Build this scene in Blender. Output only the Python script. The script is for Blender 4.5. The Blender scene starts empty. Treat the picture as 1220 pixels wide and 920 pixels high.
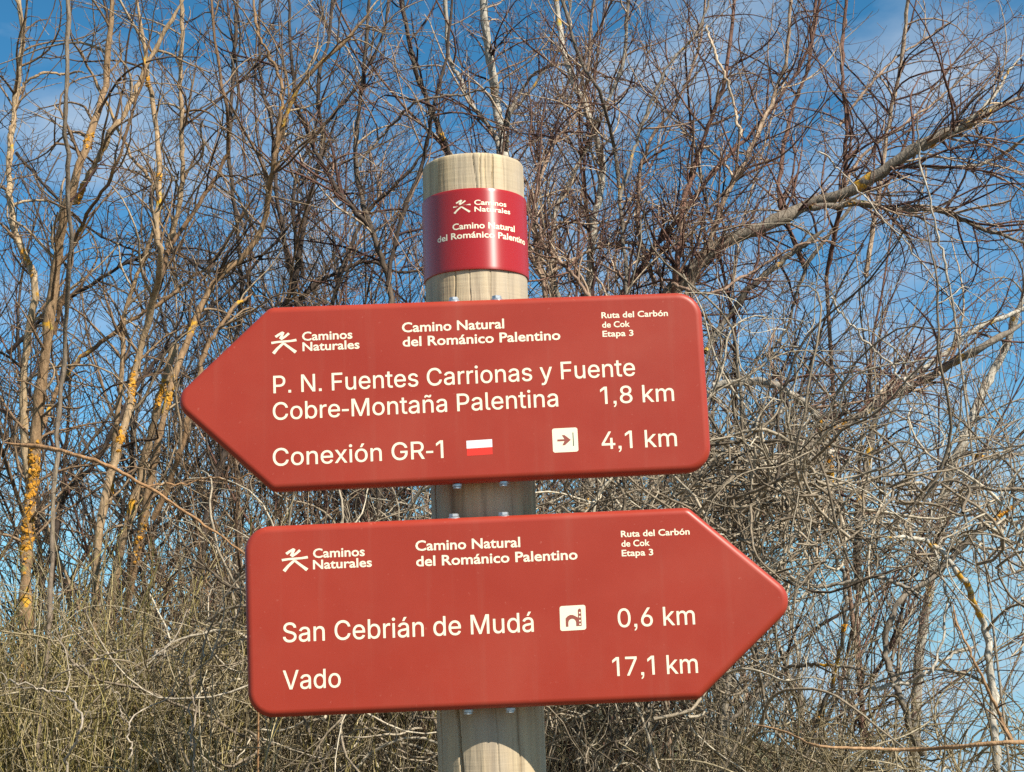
import bpy, math, json
import numpy as np
from mathutils import Vector, Matrix
R = math.radians
rng = np.random.default_rng(7)
S = bpy.context.scene
COL = S.collection

# ------------------------------------------------------------ camera
F_PX, PITCH, ROLL = 1733.0, 10.2, -2.1          # focal length in photo pixels (photo is 1220 x 920)
CAM = Vector((0, 0, 1.6))
cam_d = bpy.data.cameras.new('camera')
cam_d.sensor_width = 36.0
cam_d.lens = 36.0 * F_PX / 1220.0
cam_d.clip_start = 0.05
cam_d.clip_end = 3000
cam = bpy.data.objects.new('camera', cam_d)
COL.objects.link(cam)
ROT = (Matrix.Rotation(R(90 + PITCH), 3, 'X') @ Matrix.Rotation(R(ROLL), 3, 'Z'))
cam.matrix_world = Matrix.Translation(CAM) @ ROT.to_4x4()
S.camera = cam

# ------------------------------------------------------------ sky, sun, exposure
SUN_EL, SUN_AZ = 44.0, 48.0                     # sun behind the viewer, to the right
sun_dir = Vector((math.sin(R(SUN_AZ)) * math.cos(R(SUN_EL)), -math.cos(R(SUN_AZ)) * math.cos(R(SUN_EL)), math.sin(R(SUN_EL))))
W = bpy.data.worlds.new('World')
S.world = W
W.use_nodes = True
nt = W.node_tree
nt.nodes.clear()
out = nt.nodes.new('ShaderNodeOutputWorld')
bg = nt.nodes.new('ShaderNodeBackground')
sky = nt.nodes.new('ShaderNodeTexSky')
sky.sky_type = 'NISHITA'
sky.sun_disc = False
sky.sun_elevation = R(SUN_EL)
sky.sun_rotation = R(180 - SUN_AZ)
sky.altitude = 1000
sky.air_density = 1.0
sky.dust_density = 0.3
sky.ozone_density = 2.0
tc = nt.nodes.new('ShaderNodeTexCoord')
# keep the lookup just above the horizon so that the valley haze below it stays pale blue
sep = nt.nodes.new('ShaderNodeSeparateXYZ'); com = nt.nodes.new('ShaderNodeCombineXYZ')
mx = nt.nodes.new('ShaderNodeMath'); mx.operation = 'MAXIMUM'; mx.inputs[1].default_value = 0.09
nt.links.new(tc.outputs['Generated'], sep.inputs[0])
nt.links.new(sep.outputs[0], com.inputs[0]); nt.links.new(sep.outputs[1], com.inputs[1])
nt.links.new(sep.outputs[2], mx.inputs[0]); nt.links.new(mx.outputs[0], com.inputs[2])
nt.links.new(com.outputs[0], sky.inputs[0])
# thin cloud veils
mp = nt.nodes.new('ShaderNodeMapping'); mp.inputs['Scale'].default_value = (2.2, 2.2, 5.0)
mp.inputs['Rotation'].default_value = (0, R(25), 0); mp.inputs['Location'].default_value = (0.55, 0.2, 0.9)
nz = nt.nodes.new('ShaderNodeTexNoise'); nz.inputs['Scale'].default_value = 2.6; nz.inputs['Detail'].default_value = 7; nz.inputs['Roughness'].default_value = 0.52
rp = nt.nodes.new('ShaderNodeValToRGB')
rp.color_ramp.elements[0].position = 0.44; rp.color_ramp.elements[0].color = (0, 0, 0, 1)
rp.color_ramp.elements[1].position = 0.70; rp.color_ramp.elements[1].color = (0.8, 0.8, 0.8, 1)
mixc = nt.nodes.new('ShaderNodeMix'); mixc.data_type = 'RGBA'
mixc.inputs['B'].default_value = (4.4, 5.4, 6.6, 1)
sat = nt.nodes.new('ShaderNodeHueSaturation'); sat.inputs['Saturation'].default_value = 1.0; sat.inputs['Value'].default_value = 1.0
nt.links.new(tc.outputs['Generated'], mp.inputs[0]); nt.links.new(mp.outputs[0], nz.inputs['Vector'])
nt.links.new(nz.outputs['Fac'], rp.inputs[0]); nt.links.new(rp.outputs[0], mixc.inputs['Factor'])
tone = nt.nodes.new('ShaderNodeMix'); tone.data_type = 'RGBA'; tone.blend_type = 'MULTIPLY'; tone.inputs['Factor'].default_value = 1.0
hz = nt.nodes.new('ShaderNodeValToRGB'); el = hz.color_ramp.elements        # haze-whitened horizon, deep blue higher up
el[0].position = 0.0; el[0].color = (0.66, 0.98, 1.04, 1); el[1].position = 1.0; el[1].color = (0.18, 0.36, 0.42, 1)
for p_, c_ in ((0.2, (0.52, 1.02, 1.18, 1)), (0.4, (0.38, 1.0, 1.16, 1))):
    e_ = el.new(p_); e_.color = c_
nt.links.new(sep.outputs[2], hz.inputs[0]); nt.links.new(hz.outputs[0], tone.inputs['B'])
nt.links.new(sky.outputs[0], tone.inputs['A']); nt.links.new(tone.outputs['Result'], sat.inputs['Color']); nt.links.new(sat.outputs[0], mixc.inputs['A'])
nt.links.new(mixc.outputs['Result'], bg.inputs['Color']); bg.inputs['Strength'].default_value = 0.074
nt.links.new(bg.outputs[0], out.inputs[0])

sl = bpy.data.lights.new('sun', 'SUN'); sl.energy = 5.0; sl.angle = R(0.5); sl.color = (1.0, 0.94, 0.83)
so = bpy.data.objects.new('sun', sl); COL.objects.link(so)
so.rotation_euler = sun_dir.to_track_quat('Z', 'Y').to_euler()
S.view_settings.view_transform = 'Standard'
S.view_settings.look = 'None'
S.view_settings.gamma = 1.0
S.view_settings.exposure = 0.68
S.view_settings.use_curve_mapping = False
S.cycles.use_denoising = False
S.cycles.max_bounces = 5
S.render.filter_size = 0.9

# ------------------------------------------------------------ helpers
def at(px, py, Y):
    """the place in the world, on the vertical plane at distance Y, that the photo shows at a pixel"""
    d = ROT @ Vector(((px - 610) / F_PX, -(py - 460) / F_PX, -1))
    return CAM + d * (Y / d.y)

def empty(name, loc):
    o = bpy.data.objects.new(name, None); COL.objects.link(o); o.location = loc
    o.empty_display_size = 0.1
    return o

def tag(o, label=None, cat=None, group=None, kind=None):
    for k, v in (('label', label), ('category', cat), ('group', group), ('kind', kind)):
        if v: o[k] = v
    return o

def mesh_obj(name, verts, faces, mat, parent=None, smooth=False, tint=None):
    me = bpy.data.meshes.new(name)
    off = Vector(parent.matrix_world.translation) if parent else Vector((0, 0, 0))
    if parent:
        p, off = parent, Vector((0, 0, 0))
        while p: off = off + Vector(p.location); p = p.parent
    v = np.asarray([tuple(q) for q in verts] if not isinstance(verts, np.ndarray) else verts, dtype=np.float64) - np.array(off)
    if isinstance(faces, np.ndarray):
        nf, k = faces.shape
        me.vertices.add(len(v)); me.vertices.foreach_set('co', v.ravel())
        me.loops.add(nf * k); me.loops.foreach_set('vertex_index', faces.astype(np.int32).ravel())
        me.polygons.add(nf)
        me.polygons.foreach_set('loop_start', np.arange(0, nf * k, k, dtype=np.int32))
        me.update(calc_edges=True)
    else:
        me.from_pydata([tuple(q) for q in v], [], faces)
    me.validate()
    me.polygons.foreach_set('use_smooth', np.full(len(me.polygons), smooth))
    if tint is not None:
        a = me.attributes.new('tint', 'FLOAT', 'POINT'); a.data.foreach_set('value', np.asarray(tint, dtype=np.float32))
    me.materials.append(mat)
    me.update()
    o = bpy.data.objects.new(name, me); COL.objects.link(o)
    if parent: o.parent = parent
    return o

def new_mat(name, rough=0.6):
    m = bpy.data.materials.new(name); m.use_nodes = True
    b = m.node_tree.nodes['Principled BSDF']; b.inputs['Roughness'].default_value = rough
    return m, m.node_tree, b

def noise(nt, scale, detail=4, rough=0.55, mscale=None, coord='Object'):
    t = nt.nodes.new('ShaderNodeTexCoord'); n = nt.nodes.new('ShaderNodeTexNoise')
    n.inputs['Scale'].default_value = scale; n.inputs['Detail'].default_value = detail; n.inputs['Roughness'].default_value = rough
    if mscale:
        m = nt.nodes.new('ShaderNodeMapping'); m.inputs['Scale'].default_value = mscale
        nt.links.new(t.outputs[coord], m.inputs[0]); nt.links.new(m.outputs[0], n.inputs['Vector'])
    else:
        nt.links.new(t.outputs[coord], n.inputs['Vector'])
    return n

def ramp(nt, src, stops):
    r = nt.nodes.new('ShaderNodeValToRGB'); el = r.color_ramp.elements
    while len(el) < len(stops): el.new(0.5)
    for e, (p, c) in zip(el, stops):
        e.position = p; e.color = (*c, 1) if len(c) == 3 else c
    nt.links.new(src, r.inputs[0]); return r

def mix(nt, fac, a, b, mode='MIX'):
    m = nt.nodes.new('ShaderNodeMix'); m.data_type = 'RGBA'; m.blend_type = mode
    for k, v in (('Factor', fac), ('A', a), ('B', b)):
        if isinstance(v, (int, float)): m.inputs[k].default_value = v
        elif isinstance(v, tuple): m.inputs[k].default_value = (*v, 1)
        else: nt.links.new(v, m.inputs[k])
    return m.outputs['Result']

def bump(nt, b, src, strength, dist):
    n = nt.nodes.new('ShaderNodeBump'); n.inputs['Strength'].default_value = strength; n.inputs['Distance'].default_value = dist
    nt.links.new(src, n.inputs['Height']); nt.links.new(n.outputs[0], b.inputs['Normal'])
    return n

# ------------------------------------------------------------ materials
def bark(name, dark, mid, light, lichen=0.0, lcol=(0.55, 0.27, 0.02), lscale=9.0):
    m, nt, b = new_mat(name, 0.8)
    a = nt.nodes.new('ShaderNodeAttribute'); a.attribute_name = 'tint'
    c = ramp(nt, a.outputs['Fac'], [(0.0, dark), (0.5, mid), (1.0, light)]).outputs[0]
    n = noise(nt, 1.0, 4, 0.65, (120, 120, 38))
    c = mix(nt, 0.75, c, ramp(nt, n.outputs['Fac'], [(0.3, (0.35, 0.33, 0.30)), (0.7, (1.45, 1.45, 1.45))]).outputs[0], 'MULTIPLY')
    if lichen > 0:
        l = noise(nt, lscale, 3, 0.6)
        l2 = noise(nt, 60, 2, 0.6)
        ad = nt.nodes.new('ShaderNodeMath'); ad.operation = 'MULTIPLY_ADD'; ad.inputs[1].default_value = 0.35
        nt.links.new(l2.outputs['Fac'], ad.inputs[0]); nt.links.new(l.outputs['Fac'], ad.inputs[2])
        f = ramp(nt, ad.outputs[0], [(0.86 - lichen, (0, 0, 0)), (0.9 - lichen, (1, 1, 1))])
        gr = noise(nt, 35, 2)
        lc = ramp(nt, gr.outputs['Fac'], [(0.35, (0.33, 0.30, 0.10)), (0.5, lcol), (0.7, (0.62, 0.36, 0.05))]).outputs[0]
        c = mix(nt, f.outputs[0], c, lc)
    nt.links.new(c, b.inputs['Base Color'])
    bump(nt, b, n.outputs['Fac'], 0.8, 0.006)
    b.inputs['Specular IOR Level'].default_value = 0.25
    return m

M_TAN = bark('tan bark', (0.10, 0.055, 0.03), (0.27, 0.165, 0.085), (0.44, 0.32, 0.19), 0.045)
M_RED = bark('red brown bark', (0.042, 0.020, 0.020), (0.19, 0.10, 0.07), (0.54, 0.41, 0.28), 0.0)
M_GREY = bark('grey bark', (0.08, 0.064, 0.048), (0.24, 0.20, 0.155), (0.48, 0.43, 0.35), 0.055)
M_DARK = bark('dark bark', (0.035, 0.025, 0.02), (0.085, 0.06, 0.045), (0.22, 0.17, 0.12), 0.0)
M_DEAD = bark('bleached dead wood', (0.16, 0.12, 0.085), (0.34, 0.275, 0.20), (0.50, 0.43, 0.34), 0.0)
M_TWIG = bark('grey brown twigs', (0.085, 0.064, 0.045), (0.29, 0.23, 0.16), (0.60, 0.52, 0.39), 0.0)
M_DRY = bark('dry straw twigs', (0.12, 0.09, 0.045), (0.28, 0.22, 0.12), (0.44, 0.37, 0.25), 0.0)
M_TANTWIG = bark('tan twigs', (0.07, 0.042, 0.026), (0.22, 0.14, 0.08), (0.40, 0.30, 0.19), 0.0)
M_CANE = bark('orange brown cane', (0.20, 0.09, 0.04), (0.34, 0.19, 0.09), (0.45, 0.30, 0.17), 0.0)
M_BROOM = bark('olive broom stems', (0.13, 0.10, 0.03), (0.36, 0.295, 0.10), (0.66, 0.53, 0.30), 0.0)

m, nt_, b = new_mat('orange lichen', 0.95)
n = noise(nt_, 70, 3)
nt_.links.new(ramp(nt_, n.outputs['Fac'], [(0.25, (0.24, 0.22, 0.12)), (0.42, (0.40, 0.18, 0.015)), (0.6, (0.60, 0.27, 0.02)), (0.78, (0.52, 0.40, 0.12))]).outputs[0], b.inputs['Base Color'])
M_LICHEN = m

m, nt_, b = new_mat('red sign paint', 0.42)
n = noise(nt_, 9, 3)
c = ramp(nt_, n.outputs['Fac'], [(0.35, (0.325, 0.033, 0.0155)), (0.65, (0.355, 0.039, 0.019))]).outputs[0]
dn = noise(nt_, 160, 2)
c = mix(nt_, ramp(nt_, dn.outputs['Fac'], [(0.68, (0, 0, 0)), (0.78, (0.45, 0.45, 0.45))]).outputs[0], c, (0.47, 0.13, 0.09))
st = noise(nt_, 1.0, 5, 0.6, (38, 38, 2.2)); ds = noise(nt_, 6.0, 6, 0.65)          # old rain streaks and dust
c = mix(nt_, ramp(nt_, st.outputs['Fac'], [(0.55, (0, 0, 0)), (0.8, (0.10, 0.10, 0.10))]).outputs[0], c, (0.42, 0.20, 0.14))
c = mix(nt_, ramp(nt_, ds.outputs['Fac'], [(0.5, (0, 0, 0)), (0.75, (0.09, 0.09, 0.09))]).outputs[0], c, (0.40, 0.17, 0.11))
nt_.links.new(c, b.inputs['Base Color'])
pn = noise(nt_, 60, 2); b.inputs['Specular IOR Level'].default_value = 0.38; bump(nt_, b, pn.outputs['Fac'], 0.03, 0.001)
nt_.links.new(ramp(nt_, noise(nt_, 14, 4).outputs['Fac'], [(0.3, (0.36,) * 3), (0.7, (0.50,) * 3)]).outputs[0], b.inputs['Roughness'])
M_SIGN = m

m, nt_, b = new_mat('red band enamel', 0.35)
b.inputs['Base Color'].default_value = (0.37, 0.009, 0.005, 1)
b.inputs['Specular IOR Level'].default_value = 1.0
b.inputs['Anisotropic'].default_value = 0.85; b.inputs['Anisotropic Rotation'].default_value = 0.25
tg = nt_.nodes.new('ShaderNodeTangent'); tg.direction_type = 'RADIAL'; tg.axis = 'Z'
nt_.links.new(tg.outputs[0], b.inputs['Tangent'])
M_BAND = m

m, nt_, b = new_mat('cream lettering', 0.5)
b.inputs['Base Color'].default_value = (0.88, 0.82, 0.60, 1)
M_CREAM = m
m, nt_, b = new_mat('white mark', 0.5); b.inputs['Base Color'].default_value = (0.85, 0.84, 0.82, 1); M_WHITE = m
m, nt_, b = new_mat('bright red mark', 0.5); b.inputs['Base Color'].default_value = (0.72, 0.035, 0.018, 1); M_MARKRED = m
m, nt_, b = new_mat('maroon print', 0.5); b.inputs['Base Color'].default_value = (0.30, 0.075, 0.05, 1); M_MAROON = m
m, nt_, b = new_mat('dark green print', 0.5); b.inputs['Base Color'].default_value = (0.09, 0.11, 0.06, 1); M_BAR = m
m, nt_, b = new_mat('zinc plated steel', 0.35); b.inputs['Base Color'].default_value = (0.5, 0.5, 0.49, 1); b.inputs['Metallic'].default_value = 0.6
bump(nt_, b, noise(nt_, 300, 2).outputs['Fac'], 0.2, 0.001); M_STEEL = m

m, nt_, b = new_mat('weathered pine', 0.75)
g1 = noise(nt_, 1.0, 6, 0.6, (95, 95, 5)); g2 = noise(nt_, 1.0, 3, 0.5, (22, 22, 1.6)); g3 = noise(nt_, 1.0, 2, 0.5, (14, 14, 160)); g4 = noise(nt_, 1.0, 4, 0.6, (9, 9, 4))
c = ramp(nt_, g2.outputs['Fac'], [(0.25, (0.32, 0.205, 0.10)), (0.5, (0.49, 0.375, 0.215)), (0.75, (0.55, 0.455, 0.31))]).outputs[0]
c = mix(nt_, 0.75, c, ramp(nt_, g1.outputs['Fac'], [(0.32, (0.42, 0.37, 0.32)), (0.5, (1.0, 1.0, 1.0)), (0.7, (1.22, 1.2, 1.15))]).outputs[0], 'MULTIPLY')
c = mix(nt_, ramp(nt_, g4.outputs['Fac'], [(0.40, (0, 0, 0)), (0.66, (0.8, 0.8, 0.8))]).outputs[0], c, (0.40, 0.33, 0.245))
nt_.links.new(c, b.inputs['Base Color'])
sm = nt_.nodes.new('ShaderNodeMath'); sm.operation = 'MULTIPLY_ADD'; sm.inputs[1].default_value = 0.25
nt_.links.new(g3.outputs['Fac'], sm.inputs[0]); nt_.links.new(g1.outputs['Fac'], sm.inputs[2])
bump(nt_, b, sm.outputs[0], 0.7, 0.003)
M_WOOD = m

m, nt_, b = new_mat('dry winter ground', 0.95)
n1 = noise(nt_, 3.0, 6); n2 = noise(nt_, 60, 4)
c = ramp(nt_, n1.outputs['Fac'], [(0.3, (0.10, 0.085, 0.05)), (0.6, (0.12, 0.12, 0.045)), (0.8, (0.20, 0.16, 0.09))]).outputs[0]
c = mix(nt_, 0.6, c, ramp(nt_, n2.outputs['Fac'], [(0.3, (0.5, 0.5, 0.5)), (0.7, (1.4, 1.4, 1.4))]).outputs[0], 'MULTIPLY')
nt_.links.new(c, b.inputs['Base Color']); bump(nt_, b, n2.outputs['Fac'], 0.8, 0.05)
M_GROUND = m

# ------------------------------------------------------------ ground: level by the post, then falling away into the valley
def ground_z(x, y):
    d = max(0.0, y - 7.5)
    k = min(1.0, max(0.0, (y - 3.6) / 1.6)) * min(1.0, max(0.0, (9.0 - y) / 1.5)); k = k * k * (3 - 2 * k)
    t = min(1.0, max(0.0, (x - 0.55 * y / 5) / 0.8)); bank = (1.58 - 0.85 * t * t * (3 - 2 * t)) * k
    return bank - 0.16 * d - 0.0002 * d * d + 0.05 * math.sin(x * 0.9) * math.cos(y * 0.7) - 0.05
xs = [-400, -150, -60] + list(np.linspace(-25, 25, 41)) + [60, 150, 400]
ys = [-300, -100, -30] + list(np.linspace(-8, 3, 8)) + list(np.linspace(3.3, 10, 35)) + list(np.linspace(11, 22, 8)) + [40, 80, 160, 320, 600]
gv = [(x, y, ground_z(x, y)) for y in ys for x in xs]
gf = [[j * len(xs) + i, j * len(xs) + i + 1, (j + 1) * len(xs) + i + 1, (j + 1) * len(xs) + i] for j in range(len(ys) - 1) for i in range(len(xs) - 1)]
tag(mesh_obj('ground', gv, gf, M_GROUND, smooth=True), 'dry winter ground under the bushes, falling away into the valley', 'ground', kind='structure')

m, nt_, b = new_mat('pale earth bounce path', 0.95)  # unseen path, added to bounce warm light into the shaded wood
n1 = noise(nt_, 4.0, 6); n2 = noise(nt_, 90, 4)
c = ramp(nt_, n1.outputs['Fac'], [(0.3, (0.15, 0.11, 0.07)), (0.7, (0.20, 0.15, 0.10))]).outputs[0]
c = mix(nt_, 0.5, c, ramp(nt_, n2.outputs['Fac'], [(0.3, (0.6, 0.6, 0.6)), (0.7, (1.3, 1.3, 1.3))]).outputs[0], 'MULTIPLY')
nt_.links.new(c, b.inputs['Base Color']); bump(nt_, b, n2.outputs['Fac'], 0.6, 0.03)
pv = [(x, y, ground_z(x, y) + 0.03) for y in np.linspace(-5.5, 1.4, 24) for x in np.linspace(-24, 24, 60)]
pf = [[j * 60 + i, j * 60 + i + 1, (j + 1) * 60 + i + 1, (j + 1) * 60 + i] for j in range(23) for i in range(59)]
tag(mesh_obj('path', pv, pf, m, smooth=True), 'unseen pale earth path in front of the signpost, added for warm bounce light', 'path', kind='structure')

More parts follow.
